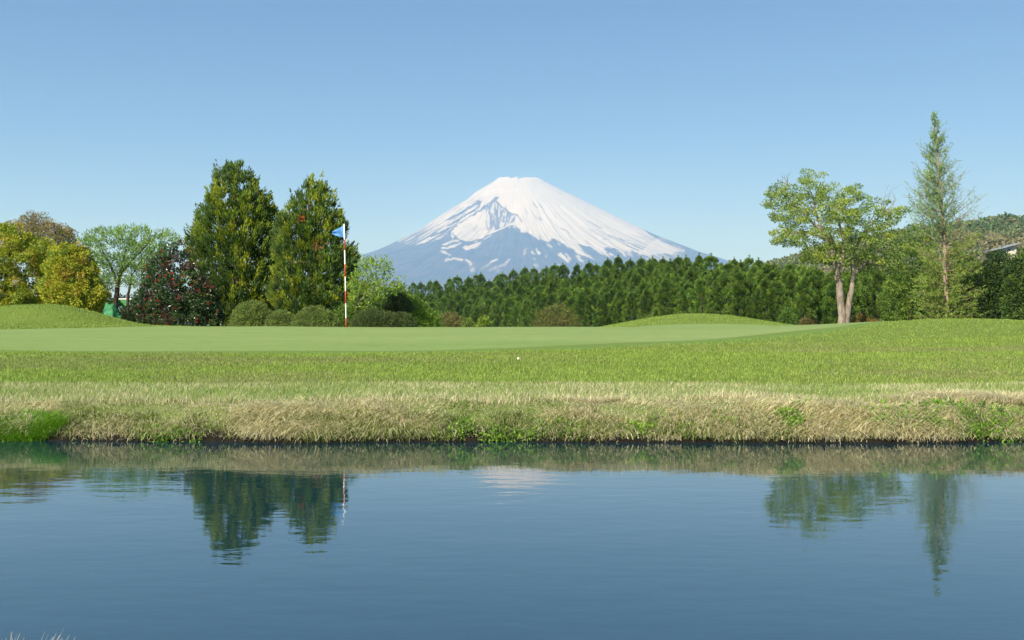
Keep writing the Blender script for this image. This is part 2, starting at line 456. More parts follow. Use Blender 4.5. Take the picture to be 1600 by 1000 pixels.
for line, w in ((Z8([(-60, 850), (0, 835), (60, 800), (140, 780)]), 1.4), (Z8([(-80, 900), (0, 890), (80, 860), (160, 815)]), 1.3), (Z8([(480, 690), (560, 632)]), 1.3),
                (Z8([(788, 595), (796, 632)]), .9), (Z8([(858, 615), (872, 640)]), .8), (Z8([(955, 680), (990, 692)]), 1.6),
                (Z4([(620, 680), (660, 690), (685, 708)]), 1.2), (Z4([(645, 750), (700, 733), (770, 745)]), 1.2), (Z4([(805, 748), (832, 770), (835, 792)]), 1.4),
                (Z4([(845, 810), (858, 825)]), 1.0), (Z4([(920, 800), (980, 770)]), .8), (Z4([(960, 825), (1020, 795), (1080, 780)]), .7), (Z4([(992, 756), (1022, 742)]), 1.5),
                (Z4([(1097, 762), (1124, 742)]), 1.2), (Z4([(1090, 785), (1132, 776)]), .7), (Z4([(1325, 668), (1350, 690)]), 2.0), (Z4([(1290, 684), (1304, 694)]), 1.4),
                (Z4([(1298, 728), (1302, 732)]), 1.2), (Z4([(1396, 710), (1398, 724)]), 1.2), (Z4([(1300, 776), (1350, 795)]), .8), (Z4([(1245, 660), (1240, 700)]), .6), (Z4([(1036, 822), (1037, 836)]), 1.0),
                (Z5([(250, 690), (320, 742)]), 2.2), (Z5([(300, 690), (336, 734)]), 1.2), (Z5([(388, 708), (422, 748)]), 2.2), (Z5([(172, 624), (200, 640)]), 1.0), (Z5([(240, 615), (262, 626)]), .7), (Z5([(630, 688), (650, 698)]), 1.2), (Z5([(668, 708), (674, 716)]), .9), (Z5([(60, 770), (110, 785)]), .8), (Z5([(250, 775), (290, 785)]), .8)):
    snow = np.where(seg_dist(wu, wv, line) < w * 1.05, 1.0, snow)
snow = np.where(poly_mask(wu, wv, Z8([(190, 870), (245, 828), (262, 850), (330, 812), (370, 790), (430, 790), (462, 738), (442, 790), (425, 835), (380, 890), (240, 920)])), 1.0, snow)
for x, y, r_ in ((360, 740, 1.9), (472, 714, 1.1)):
    q = Z8([(x, y)])[0]; snow = np.where(np.hypot(pu - q[0], pv - q[1]) < r_, 1.0, snow)
for line in (Z5([(65, 315), (95, 355)]), Z5([(105, 320), (135, 350)]), Z5([(0, 355), (25, 390)]), Z5([(55, 385), (78, 418)]), Z5([(105, 420), (120, 440)]), Z5([(245, 320), (255, 335)]), Z5([(230, 478), (300, 520), (350, 572)]), Z5([(470, 450), (560, 500)]), Z5([(480, 510), (620, 590)])):
    snow = np.where(seg_dist(wu, wv, line) < 0.9, 0.35, snow)
snow = np.where(front < -0.25, np.where(MZ > 1500, 1.0, 0.0), snow)
snow = np.where(RR < 330, 1.0, snow)
# light smoothing along the grid
snow = snow * (1 - .07 * sstep(.55, .8, fbm(AZ * 95, np.log(RR) * 3.0, 71, 3)) - .10 * sstep(.5, .8, fbm(pu * .12, pv * .12, 73, 3)))
s2 = snow.copy(); s2[1:-1, 1:-1] = snow[1:-1, 1:-1] * .5 + .125 * (snow[2:, 1:-1] + snow[:-2, 1:-1] + snow[1:-1, 2:] + snow[1:-1, :-2])
nr, nc = AZ.shape
idx = np.arange(nr * nc).reshape(nr, nc)
nxt = np.roll(idx, -1, axis=1)
q = np.stack([idx[:-1], nxt[:-1], nxt[1:], idx[1:]], -1).reshape(-1, 4)[:, ::-1]
V = np.stack([MX, MY, MZ], -1).reshape(-1, 3)
V = np.vstack([V, [(AX - 800) * MS, MD, MZ[0].mean() - 30]])
cap = np.stack([idx[0], nxt[0], np.full(nc, len(V) - 1)], -1)
ff = np.concatenate([q.ravel(), cap.ravel()]); lt = np.concatenate([np.full(len(q), 4), np.full(len(cap), 3)])
me = mesh_np('mountain', V, ff, lt, smooth=True, attrs={'snow': np.append(s2.ravel(), 1.0)})
def mountain_mat():
    m, nt, out = mat_new('snow_and_rock')
    L = nt.links.new
    a = nd(nt, 'ShaderNodeAttribute'); a.attribute_name = 'snow'
    geo = nd(nt, 'ShaderNodeNewGeometry')
    n = nd(nt, 'ShaderNodeTexNoise', inp={'Scale': 0.004, 'Detail': 6.0})
    L(geo.outputs['Position'], n.inputs[0])
    rock = nd(nt, 'ShaderNodeValToRGB')
    rock.color_ramp.elements[0].position = .35; rock.color_ramp.elements[0].color = (0.035, 0.036, 0.045, 1)
    rock.color_ramp.elements[1].position = .65; rock.color_ramp.elements[1].color = (0.075, 0.065, 0.07, 1)
    L(n.outputs[0], rock.inputs[0])
    mx = nd(nt, 'ShaderNodeMix', data_type='RGBA')
    L(a.outputs['Fac'], mx.inputs[0]); L(rock.outputs[0], mx.inputs[6]); mx.inputs[7].default_value = (0.44, 0.44, 0.445, 1)
    pr = nd(nt, 'ShaderNodeBsdfPrincipled', inp={'Roughness': 0.8, 'Specular IOR Level': 0.1})
    L(mx.outputs[2], pr.inputs['Base Color']); L(pr.outputs[0], out.inputs[0])
    return m
tag(obj('mountain', me, mountain_mat()), kind='structure', label='snow-capped volcanic mountain with a crater on its flank')

# ------------------------------------------------------------------ plant building blocks
class Tubes:
    """collects tapered limbs into one mesh"""
    def __init__(self, sides=6):
        self.v = []; self.f = []; self.n = 0; self.k = sides
    def add(self, pts, rads, sides=None):
        k = sides or self.k
        pts = np.asarray(pts, float); m = len(pts)
        rads = np.asarray(rads, float)
        tan = np.gradient(pts, axis=0); tan = unit(tan)
        ref = np.where(np.abs(tan[:, 2:3]) < .9, np.array([[0, 0, 1.]]), np.array([[1., 0, 0]]))
        a = unit(np.cross(tan, ref)); b = np.cross(tan, a)
        th = np.arange(k) * 2 * math.pi / k
        ring = pts[:, None] + rads[:, None, None] * (np.cos(th)[None, :, None] * a[:, None] + np.sin(th)[None, :, None] * b[:, None])
        self.v.append(ring.reshape(-1, 3))
        i = np.arange(m * k).reshape(m, k) + self.n
        j = np.roll(i, -1, axis=1)
        self.f.append(np.stack([i[:-1], j[:-1], j[1:], i[1:]], -1).reshape(-1, 4))
        self.n += m * k
    def mesh(self, name):
        return mesh_np(name, np.vstack(self.v), np.vstack(self.f), 4, smooth=True)

def curve(p0, p1, rs, n=6, wob=0.08, lift=0.0):
    p0 = np.asarray(p0, float); p1 = np.asarray(p1, float)
    t = np.linspace(0, 1, n)[:, None]
    L_ = np.linalg.norm(p1 - p0)
    p = p0 + (p1 - p0) * t
    o = rs.normal(size=3) * wob * L_
    p = p + np.sin(t * math.pi) * o + np.array([0, 0, 1.]) * (np.sin(t * math.pi) * lift * L_)
    p[1:-1] += rs.normal(size=(n - 2, 3)) * wob * 0.25 * L_
    return p

class Leaves:
    """collects diamond leaves into one mesh"""
    def __init__(self): self.v = []; self.c = []
    def add(self, P, Dr, length, width, cols, rs, fold=0.0):
        n = len(P)
        length = np.broadcast_to(length, (n,))[:, None]; width = np.broadcast_to(width, (n,))[:, None]
        Dr = unit(Dr)
        s = unit(np.cross(Dr, rnd_dirs(n, rs)))
        base = P; tip = P + Dr * length
        mid = P + Dr * length * 0.45
        nrm = np.cross(Dr, s)
        l = mid + s * width * .5 + nrm * width * fold; r = mid - s * width * .5 + nrm * width * fold
        self.v.append(np.stack([base, l, tip, r], 1).reshape(-1, 3))
        cols = np.broadcast_to(cols, (n, 3))
        self.c.append(np.repeat(cols, 4, axis=0))
    def mesh(self, name):
        v = np.vstack(self.v); c = np.vstack(self.c)
        return mesh_np(name, v, np.arange(len(v)), 4, cols=c)

def pal(colors, n, rs, jit=0.18, bias=None):
    """mix of palette colours with brightness jitter"""
    colors = np.asarray(colors, float)
    i = rs.choice(len(colors), n, p=bias)
    c = colors[i] * (1 + rs.uniform(-jit, jit, (n, 1)))
    return c

def outline_points(poly, D, n, rs, depth=1.0, min_sep=0.0, shell=0.0):
    """points filling a solid whose front outline is poly (photo pixels) at distance D"""
    poly_a = np.asarray(poly, float)
    x0, y0 = poly_a.min(0); x1, y1 = poly_a.max(0)
    xs = np.linspace(x0, x1, 160)
    ys = np.linspace(y0, y1, 160)
    GXX, GYY = np.meshgrid(xs, ys)
    ins = poly_mask(GXX, GYY, poly)
    lo = np.where(ins.any(1), xs[ins.argmax(1)], np.nan)
    hi = np.where(ins.any(1), xs[159 - ins[:, ::-1].argmax(1)], np.nan)
    pts = []; tries = 0
    while len(pts) < n and tries < 60:
        tries += 1
        c = np.stack([rs.uniform(x0, x1, n * 3), rs.uniform(y0, y1, n * 3)], 1)
        ok = poly_mask(c[:, 0], c[:, 1], poly)
        for x, y in c[ok]:
            k = int(np.clip((y - y0) / (y1 - y0) * 159, 0, 159))
            if np.isnan(lo[k]): continue
            h = max((hi[k] - lo[k]) / 2, 2.0); t = (x - (lo[k] + hi[k]) / 2) / h
            w = math.sqrt(max(0.0, 1 - min(1, t * t))) * h * depth
            e = rs.uniform(-1, 1)
            if shell: e = math.copysign(abs(e) ** (1 - shell), e)
            dd = e * w
            if min_sep and pts:
                q = np.array(pts); d2 = (q[:, 0] - x) ** 2 + (q[:, 1] - y) ** 2 + (q[:, 2] - dd) ** 2
                if d2.min() < min_sep ** 2: continue
            pts.append((x, y, dd))
            if len(pts) >= n: break
        if min_sep: min_sep *= 0.96
    pts = np.array(pts)
    DD = D + pts[:, 2] / F * D
    return np.stack([(pts[:, 0] - 800) / F * D, DD, EYE + (HORIZON - pts[:, 1]) / F * D], 1)

def grow(tubes, trunk_pts, trunk_rads, targets, rs, tip=0.006, frac=0.55, lift=0.05, sides=5, wob=.1):
    """limbs from the nearest part of the skeleton to every target"""
    nodes = [tuple(p) for p in trunk_pts]; rads = list(trunk_rads)
    root = np.asarray(trunk_pts[0])
    order = np.argsort(np.linalg.norm(targets - np.asarray(trunk_pts[len(trunk_pts) // 2]), axis=1))
    ends = []
    for i in order:
        tgt = targets[i]
        N = np.array(nodes)
        d = np.linalg.norm(N - tgt, axis=1) + np.maximum(0, N[:, 2] - tgt[2] + 0.15 * np.linalg.norm(N - tgt, axis=1)) * 1.5
        k = int(d.argmin())
        L_ = np.linalg.norm(N[k] - tgt)
        p = curve(N[k], tgt, rs, 6, wob, lift)
        r0 = max(min(rads[k] * frac, 0.02 * L_ + 0.010), tip * 1.2)
        rr_ = np.linspace(r0, tip, 6)
        tubes.add(p, rr_, sides)
        for q_, r_ in zip(p[1:], rr_[1:]):
            nodes.append(tuple(q_)); rads.append(r_)
    return nodes

def px_path(pts, D, dz=None):
    return np.array([at(x, y, D + (dz[i] if dz else 0)) for i, (x, y) in enumerate(pts)])

def plant(name, base, label, cat, parts, group=None):
    """parts: list of (part name, mesh in world coordinates, material)"""
    e = empty(name, base)
    tag(e, label, cat, group)
    for pn, me_, mt in parts:
        n = len(me_.vertices); co = np.empty(n * 3, np.float32); me_.vertices.foreach_get('co', co)
        co = co.reshape(-1, 3) - np.asarray(base, np.float32); me_.vertices.foreach_set('co', co.ravel()); me_.update()
        obj(pn, me_, mt, e)
    return e

def clump_leaves(LV, centers, radius, per, length, width, palette, rs, up=0.2, out=0.7, rand=0.6, squash=0.8, jit=.15, cj=.12, crown_c=None, crown_out=0.0, bias=None):
    n = len(centers)
    radius = np.broadcast_to(radius, (n,)) * rs.uniform(.75, 1.25, n)
    ccol = pal(palette, n, rs, cj, bias)
    cid = np.repeat(np.arange(n), per)
    m = len(cid)
    d = rnd_dirs(m, rs); rad = rs.uniform(0.25, 1.0, m) ** 0.6
    off = d * rad[:, None] * radius[cid][:, None]; off[:, 2] *= squash
    P = centers[cid] + off
    Dr = d * out + rs.normal(size=(m, 3)) * rand + np.array([0, 0, up])
    if crown_c is not None: Dr = Dr + unit(P - crown_c) * crown_out
    c = ccol[cid] * (1 + rs.uniform(-jit, jit, (m, 1)))
    LV.add(P, Dr, length * rs.uniform(.7, 1.25, m), width * rs.uniform(.8, 1.2, m), c, rs, fold=.12)

def gz(x, y): return float(terrain(np.array([x]), np.array([y]))[0])
def ground_at(px, D):
    x = (px - 800) / F * D
    return np.array([x, D, gz(x, D)])

# ------------------------------------------------------------------ the wooded hill far on the right
rs = np.random.RandomState(11)
HD = 760.0
HU = [1040, 1120, 1170, 1205, 1242, 1290, 1340, 1390, 1420, 1460, 1504, 1525, 1552, 1570, 1582, 1600, 1640, 1700, 1800, 2000]
HY = [500, 450, 430, 414, 404, 392, 380, 368, 362, 358, 355, 350, 346, 347, 352, 357, 352, 360, 380, 430]
hu = np.linspace(1040, 2000, 170); hr = np.linspace(0, 1, 60)
HUU, HRR = np.meshgrid(hu, hr)
ztop = EYE + (HORIZON - np.interp(HUU, HU, HY)) / F * HD - 3.0
HZ = -6 + (ztop + 6) * np.sin(np.clip(HRR * 1.25, 0, 1.25) * math.pi / 2) ** 1.1
HYY = HD - 330 + HRR * 1.25 * 330
HXX = (HUU - 800) / F * HD * (0.75 + .25 * np.clip(HRR * 1.25, 0, 1))
HZ = HZ + (fbm(HXX * .02, HYY * .02, 121, 4) - .5) * 14 * np.sin(HRR * math.pi)
ii = np.arange(HXX.size).reshape(HXX.shape)
hq = np.stack([ii[:-1, :-1], ii[:-1, 1:], ii[1:, 1:], ii[1:, :-1]], -1).reshape(-1, 4)
HV = np.stack([HXX, HYY, HZ], -1).reshape(-1, 3)
hill = obj('hill', mesh_np('hill', HV, hq, 4, smooth=True), plain_mat('hill_scrub', (0.13, 0.11, 0.06), .9, .1, .35, 0.08))
tag(hill, kind='structure', label='brown and green wooded hill behind the right-hand trees')
LV = Leaves()
n = 5200
fu, fr_ = rs.uniform(1150, 1700, n), rs.uniform(0.15, 1.0, n) ** .8
ki = np.clip((fu - 1040) / 960 * 169, 0, 168).astype(int); kj = np.clip(fr_ * 59, 0, 58).astype(int)
C = HV.reshape(60, 170, 3)[kj, ki] + rs.normal(size=(n, 3)) * [2, 2, .4]
patch = fbm(C[:, 0] * .018, C[:, 1] * .018 + C[:, 2] * .05, 131, 3)
cols = np.where((patch > .53)[:, None], np.array([[.13, .165, .07]]), np.array([[.18, .175, .085]]))
cols = np.where((rs.uniform(size=n) < .10)[:, None], np.array([[.07, .10, .05]]), cols)
cols = np.where((C[:, 2] > 62)[:, None] & (rs.uniform(size=n) < .7)[:, None], np.array([[.085, .135, .055]]), cols)
per = 16
cid = np.repeat(np.arange(n), per); m = len(cid)
d = rnd_dirs(m, rs); d[:, 2] = np.abs(d[:, 2]); sz = rs.uniform(1.6, 3.2, n)
LV.add(C[cid] + d * sz[cid][:, None] * [1, 1, 1.25], d + rs.normal(size=(m, 3)) * .6, 1.8, 1.5, cols[cid] * rs.uniform(.75, 1.25, (m, 1)), rs)
tag(obj('hillside_wood', LV.mesh('hillside_wood'), M_LEAF), kind='stuff', label='distant mixed woodland covering the hill')

# the house on the hill
hb = at(1566, 400, 330.0)
house = empty('house', (hb[0], hb[1], hb[2] - 3))
tag(house, 'pale house with a grey slanting roof below the hilltop', 'house')
def prism(name, pts2, y0, y1):
    k = len(pts2)
    v = [(x, y0, z) for x, z in pts2] + [(x, y1, z) for x, z in pts2]
    f = list(range(k))[::-1] + [k + i for i in range(k)]
    lt_ = [k, k]
    for i in range(k):
        j = (i + 1) % k; f += [i, j, k + j, k + i]; lt_.append(4)
    # outward orientation: front face is at y0
    f[:k] = list(range(k)); f[k:2 * k] = [k + i for i in range(k)][::-1]
    ff_ = f[:2 * k]
    for i in range(k):
        j = (i + 1) % k; ff_ += [j, i, k + i, k + j]
    return mesh_np(name, v, ff_, lt_)
s = 330.0 / F
def hp(px, py): return ((px - 1566) * s, (400 - py) * s + 3)
obj('wall', prism('house_wall', [(hp(1556, 400)[0], -3), (hp(1590, 400)[0], -3), hp(1589.5, 383), hp(1567, 389.5), hp(1556, 393)], -0.1, 6.0), plain_mat('plaster', (0.62, 0.55, 0.47), .85, .15, .1, 1.5), house)
roof = obj('roof', prism('house_roof', [hp(1545.5, 391.2), hp(1567, 386.6), hp(1592, 379.4), hp(1592, 380.6), hp(1567, 388), hp(1546, 392.4)], -1.6, 7.0), plain_mat('roof_metal', (0.26, 0.30, 0.30), .5, .4, .1, 2.0), house)
obj('window', prism('house_window', [hp(1575, 391.5), hp(1579, 391.0), hp(1579, 388.5), hp(1575, 389.2)], -0.16, -0.06), plain_mat('dark_glass', (0.03, 0.035, 0.04), .1, .5, .1, 2), house)
obj('chimney', box_mesh('house_chimney', hp(1568, 0)[0], hp(1570.5, 0)[0], 1.0, 1.5, hp(0, 387)[1], hp(0, 382)[1]), plain_mat('chimney_grey', (0.12, 0.12, 0.12), .8, .2), roof)

# ------------------------------------------------------------------ conifer plantation
def conifer_variant(seed, h=9.6, w=1.45):
    rs = np.random.RandomState(seed)
    LV = Leaves()
    n = 290; lobe = rs.uniform(.18, .34); hue = rs.uniform(.72, 1.2)
    zz = rs.uniform(0.05, .98, n) ** 0.8 * h
    prof = w * np.minimum(1, (1.0 - zz / h) / lobe) ** .7 * rs.uniform(.35, 1.2, n) + .04
    th = rs.uniform(0, 2 * math.pi, n)
    C = np.stack([prof * np.cos(th), prof * np.sin(th), zz], 1)
    base_c = np.array([[.11, .195, .022], [.075, .155, .026], [.145, .225, .024], [.105, .165, .03]])
    per = 46
    cc = pal(base_c, n, rs, .38) * hue * .80
    cid = np.repeat(np.arange(n), per); m = len(cid)
    d = rnd_dirs(m, rs)
    P = C[cid] + d * rs.uniform(.2, 1, (m, 1)) * np.array([.28, .28, .42])
    outw = np.stack([np.cos(th), np.sin(th), np.full(n, .5)], 1)[cid]
    LV.add(P, outw * .8 + d * .5 + np.array([0, 0, .35]), rs.uniform(.17, .32, m), rs.uniform(.07, .12, m), cc[cid] * rs.uniform(.75, 1.25, (m, 1)), rs, .1)
    # leader
    m = 60
    zt = rs.uniform(h * .93, h * 1.06, m)
    LV.add(np.stack([rs.normal(size=m) * .07, rs.normal(size=m) * .07, zt], 1), np.stack([rs.normal(size=m) * .5, rs.normal(size=m) * .5, np.ones(m)], 1), .3, .1, cc[0], rs)
    TB = Tubes(5)
    TB.add([(0, 0, -1.0), (0, 0, h * .5), (0, 0, h * .97)], [.16, .10, .02])
    for k in range(26):
        z = h * (0.08 + .85 * k / 26); a = rs.uniform(0, 6.28); r_ = w * max(.1, 1 - (z / h) ** 1.7) * .9
        TB.add([(0, 0, z), (r_ * math.cos(a), r_ * math.sin(a), z + .25)], [.025, .008], 4)
    return LV.mesh('conifer_crown'), TB.mesh('conifer_trunk')
VAR = [conifer_variant(s_, 9.6, w_) for s_, w_ in ((201, 1.6), (202, 1.9), (203, 1.4), (204, 2.0), (205, 1.7), (206, 1.5), (207, 1.8), (208, 1.9))]
rs = np.random.RandomState(23)
forest_n = 0
for row in range(6):
    u = 584.0 + rs.uniform(0, 12)
    while u < 1615:
        df = np.interp(u, DF_U, DF_D)
        rowf = float(np.clip(row + rs.uniform(-.5, .5) * (0 if row in (0, 5) else 1), 0, 5))
        D = df * (1 + 0.30 * rowf / 5.0) + rs.uniform(-4.5, 4.5)
        step = np.interp(u, [600, 1250], [13.0, 20.5]) * rs.uniform(.8, 1.2)
        uu = u + rs.uniform(-3, 3)
        u += step * (1.0 if row in (0, 5) else 1.06)
        f_ = np.interp(uu, FT_U, FT_Y); s_ = np.interp(uu, SK_U, SK_Y)
        ytop = f_ + (s_ - f_) * rowf / 5.0
        x = (uu - 800) / F * D
        zb = gz(x, D)
        ztop_ = EYE + (HORIZON - (ytop + (rs.uniform(-4, 4.5) if row == 5 else rs.uniform(-3, 14)))) / F * D
        hgt = float(np.clip(ztop_ - zb, 6.5, 11.5))
        if uu > 1370 and row in (1, 2, 3, 4): continue
        k = rs.randint(len(VAR))
        e = empty('conifer_tree', (x, D, zb))
        sc_ = hgt / 9.75
        wsc = rs.uniform(.78, 1.2); e.scale = (wsc, wsc * rs.uniform(.9, 1.1), sc_)
        e.rotation_euler = (rs.normal() * .025, rs.normal() * .025, rs.uniform(0, 6.28))
        tag(e, 'dark green conifer in the dense plantation behind the putting green', 'tree', 'conifers of the plantation')
        obj('crown', VAR[k][0], M_NEEDLE, e); obj('trunk', VAR[k][1], M_BARK_DARK, e)
        forest_n += 1
print('forest', forest_n)

# ------------------------------------------------------------------ two big evergreens left of the flag
def big_conifer(name, label, poly, D, trunk_px, seed, palette, n_clump, per, dead=()):
    rs = np.random.RandomState(seed)
    base = ground_at(trunk_px[0][0], D)
    pa = np.array(poly, float); ax_ = np.interp(pa[:, 1], [p[1] for p in trunk_px][::-1], [p[0] for p in trunk_px][::-1])
    shr = np.interp(pa[:, 1], [pa[:, 1].min(), pa[:, 1].min() + 120, 480], [.86, 1.0, 1.02])
    poly = [(ax_[i] + (pa[i, 0] - ax_[i]) * shr[i], pa[i, 1] + 6) for i in range(len(pa))]
    C = outline_points(poly, D, n_clump, rs, depth=.85, min_sep=8.5, shell=.4)
    TB = Tubes(8)
    tp = px_path(trunk_px, D); tp[0] = base - [0, 0, .15]
    tr = np.linspace(.17, .03, len(tp))
    TB.add(tp, tr)
    grow(TB, curve(tp[0], tp[-1], rs, 14, .01), np.linspace(.16, .03, 14), C[rs.permutation(len(C))[:170]], rs, tip=.006, lift=-.04)
    LV = Leaves()
    axis = np.stack([np.interp(C[:, 2], tp[:, 2], tp[:, 0]), np.full(len(C), D), C[:, 2] - .6], 1)
    n = len(C)
    cc = pal(palette, n, rs, .2)
    cid = np.repeat(np.arange(n), per); m = len(cid)
    d = rnd_dirs(m, rs)
    rad = rs.uniform(.10, .2, n)
    P = C[cid] + d * rs.uniform(.2, 1, (m, 1)) * rad[cid][:, None] * [1, 1, 1.25]
    outw = unit(C - axis)[cid]
    LV.add(P, outw * .9 + d * .45 + np.array([0, 0, .75]), rs.uniform(.08, .165, m), rs.uniform(.028, .052, m), cc[cid] * rs.uniform(.7, 1.3, (m, 1)), rs, .1)
    # upright sprays breaking the outline
    pick = rs.permutation(n)[:int(n * .34)]
    for i in pick:
        o_ = unit(C[i] - axis[i] + [0, 0, .25]); Ls = rs.uniform(.18, .42); k_ = 34
        t_ = rs.uniform(0, 1, (k_, 1))
        dirn = unit(o_ * .7 + np.array([0, 0, .8]))
        P = C[i] + dirn * t_ * Ls * 1.3 + rs.normal(size=(k_, 3)) * .05 * (1.1 - t_)
        LV.add(P, dirn + rs.normal(size=(k_, 3)) * .35, rs.uniform(.07, .14, k_), .035, cc[i] * rs.uniform(.8, 1.4, (k_, 1)), rs, .1)
    for (dx, dy, dn, rad_) in dead:
        c0 = at(dx, dy, D - .9)
        P = c0 + rs.normal(size=(dn, 3)) * rad_
        LV.add(P, rs.normal(size=(dn, 3)) + [0, 0, .6], .12, .04, pal([[.30, .09, .03], [.24, .10, .04]], dn, rs, .2), rs)
    return plant(name, base, label, 'tree', [('trunk', TB.mesh(name + '_trunk'), M_BARK_BROWN), ('crown', LV.mesh(name + '_crown'), M_NEEDLE)])

EV_PAL = [[.115, .17, .02], [.145, .195, .02], [.07, .12, .024], [.095, .14, .025], [.19, .225, .02], [.05, .09, .024], [.06, .10, .026]]
big_conifer('evergreen_tree', 'tallest dense evergreen with a pointed top standing behind the red camellia',
            [(358, 252), (364, 246), (371, 254), (383, 249), (386, 262), (397, 274), (404, 289), (417, 300), (432, 306), (434, 318), (428, 333), (430, 360), (434, 390), (430, 430), (425, 470), (390, 500), (340, 500), (318, 470), (305, 430), (297, 395), (292, 372), (302, 352), (308, 330), (318, 312), (328, 298), (334, 282), (332, 268), (346, 263), (352, 256)],
            37.0, [(372, 512), (371, 470), (369, 400), (366, 320), (364, 262)], 301, EV_PAL, 740, 74)
big_conifer('evergreen_tree', 'shorter pointed evergreen with a rusty dead patch behind the blue flag',
            [(478, 276), (482, 268), (488, 275), (496, 275), (508, 288), (520, 296), (525, 312), (522, 322), (536, 326), (542, 345), (538, 365), (530, 378), (545, 384), (557, 390), (556, 410), (548, 420), (560, 432), (572, 440), (570, 462), (556, 480), (530, 492), (470, 492), (436, 480), (424, 462), (428, 440), (432, 410), (428, 385), (427, 360), (430, 338), (440, 330), (450, 318), (452, 310), (464, 304), (462, 292), (472, 288)],
            35.5, [(490, 512), (488, 470), (487, 400), (484, 330), (482, 282)], 302, EV_PAL, 620, 74, dead=((470, 340, 60, .08), (497, 384, 40, .10), (505, 402, 30, .1)))

# ------------------------------------------------------------------ broadleaf trees
def crown_tree(name, label, poly, D, trunk_px, trunk_r, seed, palette, n_clump, per, rad, leaf, bark, n_limb=120, depth=.8, shell=.3, min_sep=8, up=.2, mat=None, squash=.8, base_px=None, more_parts=(), cat='tree', rand=.6, dz=None, bias=None, extra=None):
    rs = np.random.RandomState(seed)
    base = ground_at(trunk_px[0][0][0], D)
    C = outline_points(poly, D, n_clump, rs, depth=depth, min_sep=min_sep, shell=shell)
    TB = Tubes(7)
    nodes = []; nr_ = []
    for si, stem in enumerate(trunk_px):
        tp = px_path(stem, D, dz[si] if dz else None)
        if si == 0 or stem[0][1] >= 508: tp[0] = [tp[0][0], tp[0][1], gz(tp[0][0], tp[0][1]) - .1]
        r_ = np.linspace(trunk_r[si][0], trunk_r[si][1], len(tp))
        fine_t = np.linspace(0, len(tp) - 1, (len(tp) - 1) * 4 + 1)
        pts = np.stack([np.interp(fine_t, np.arange(len(tp)), tp[:, k]) for k in range(3)], 1)
        pts[1:-1] += rs.normal(size=(len(pts) - 2, 3)) * trunk_r[si][0] * .08
        rads_ = np.interp(fine_t, np.arange(len(tp)), r_)
        flare = 1 + .5 * np.exp(-(pts[:, 2] - pts[0, 2]) / (trunk_r[si][0] * 1.6 + .02)) if stem[0][1] >= 508 else 1.0
        TB.add(pts, rads_ * flare * rs.uniform(.94, 1.06, len(rads_)))
        nodes += list(map(tuple, pts)); nr_ += list(rads_)
    grow(TB, np.array(nodes), nr_, C[rs.permutation(len(C))[:n_limb]], rs, tip=.005, lift=.03)
    LV = Leaves()
    cen = C.mean(0)
    clump_leaves(LV, C, rad, per, leaf[0], leaf[1], palette, rs, up=up, squash=squash, rand=rand, crown_c=cen, crown_out=.5, bias=bias)
    if extra: extra(LV, TB, rs)
    return plant(name, base, label, cat, [('trunk', TB.mesh(name + '_trunk'), bark), ('crown', LV.mesh(name + '_crown'), mat or M_LEAF)] + list(more_parts))

GOLD = [[.27, .29, .026], [.22, .265, .024], [.31, .305, .03], [.18, .235, .028], [.28, .24, .034]]
crown_tree('golden_tree', 'golden-green bushy tree at the left edge behind the mound',
           [(-70, 380), (-40, 352), (0, 349), (22, 352), (40, 365), (55, 380), (78, 378), (92, 395), (96, 430), (92, 470), (70, 490), (-70, 490)],
           38.0, [[(10, 512), (12, 470), (10, 420)]], [(.16, .06)], 311, GOLD, 360, 120, .20, (.095, .048), M_BARK_DARK, n_limb=90, min_sep=9)
crown_tree('golden_tree', 'smaller golden-orange bushy tree beside the feathery green tree',
           [(80, 400), (92, 388), (112, 380), (128, 384), (138, 398), (146, 418), (152, 440), (166, 455), (168, 470), (150, 490), (75, 490), (66, 450), (72, 420)],
           36.5, [[(112, 512), (112, 480), (113, 440)]], [(.12, .05)], 312, GOLD, 280, 120, .18, (.09, .046), M_BARK_DARK, n_limb=70, min_sep=9)
crown_tree('bronze_tree', 'bronze-leaved tree rising behind the golden trees',
           [(14, 358), (28, 346), (40, 338), (52, 333), (66, 334), (74, 345), (92, 352), (106, 358), (114, 366), (112, 380), (96, 396), (60, 420), (20, 400)],
           44.0, [[(62, 515), (62, 470), (60, 400), (58, 360)]], [(.15, .04)], 313, [[.22, .18, .07], [.18, .18, .055], [.25, .20, .08], [.17, .15, .08]], 210, 85, .2, (.085, .035), M_BARK_BROWN, n_limb=120, min_sep=9)
crown_tree('feathery_tree', 'light green feathery tree with bare dark limbs left of the camellia',
           [(128, 378), (142, 362), (166, 358), (190, 354), (196, 361), (216, 352), (236, 356), (252, 362), (272, 362), (276, 376), (262, 392), (256, 410), (244, 430), (236, 448), (196, 446), (186, 456), (160, 452), (146, 430), (150, 410), (136, 395)],
           39.5, [[(180, 512), (181, 470), (184, 445), (190, 420), (196, 390)], [(184, 445), (172, 415), (158, 388)], [(190, 425), (212, 400), (236, 376)], [(198, 512), (200, 462), (206, 430), (222, 404)]],
           [(.12, .04), (.06, .02), (.05, .02), (.07, .02)], 314, [[.16, .27, .045], [.135, .235, .05], [.19, .29, .055], [.13, .21, .06]], 230, 42, .19, (.13, .032), M_BARK_DARK, n_limb=210, shell=.1, min_sep=8, up=.9)

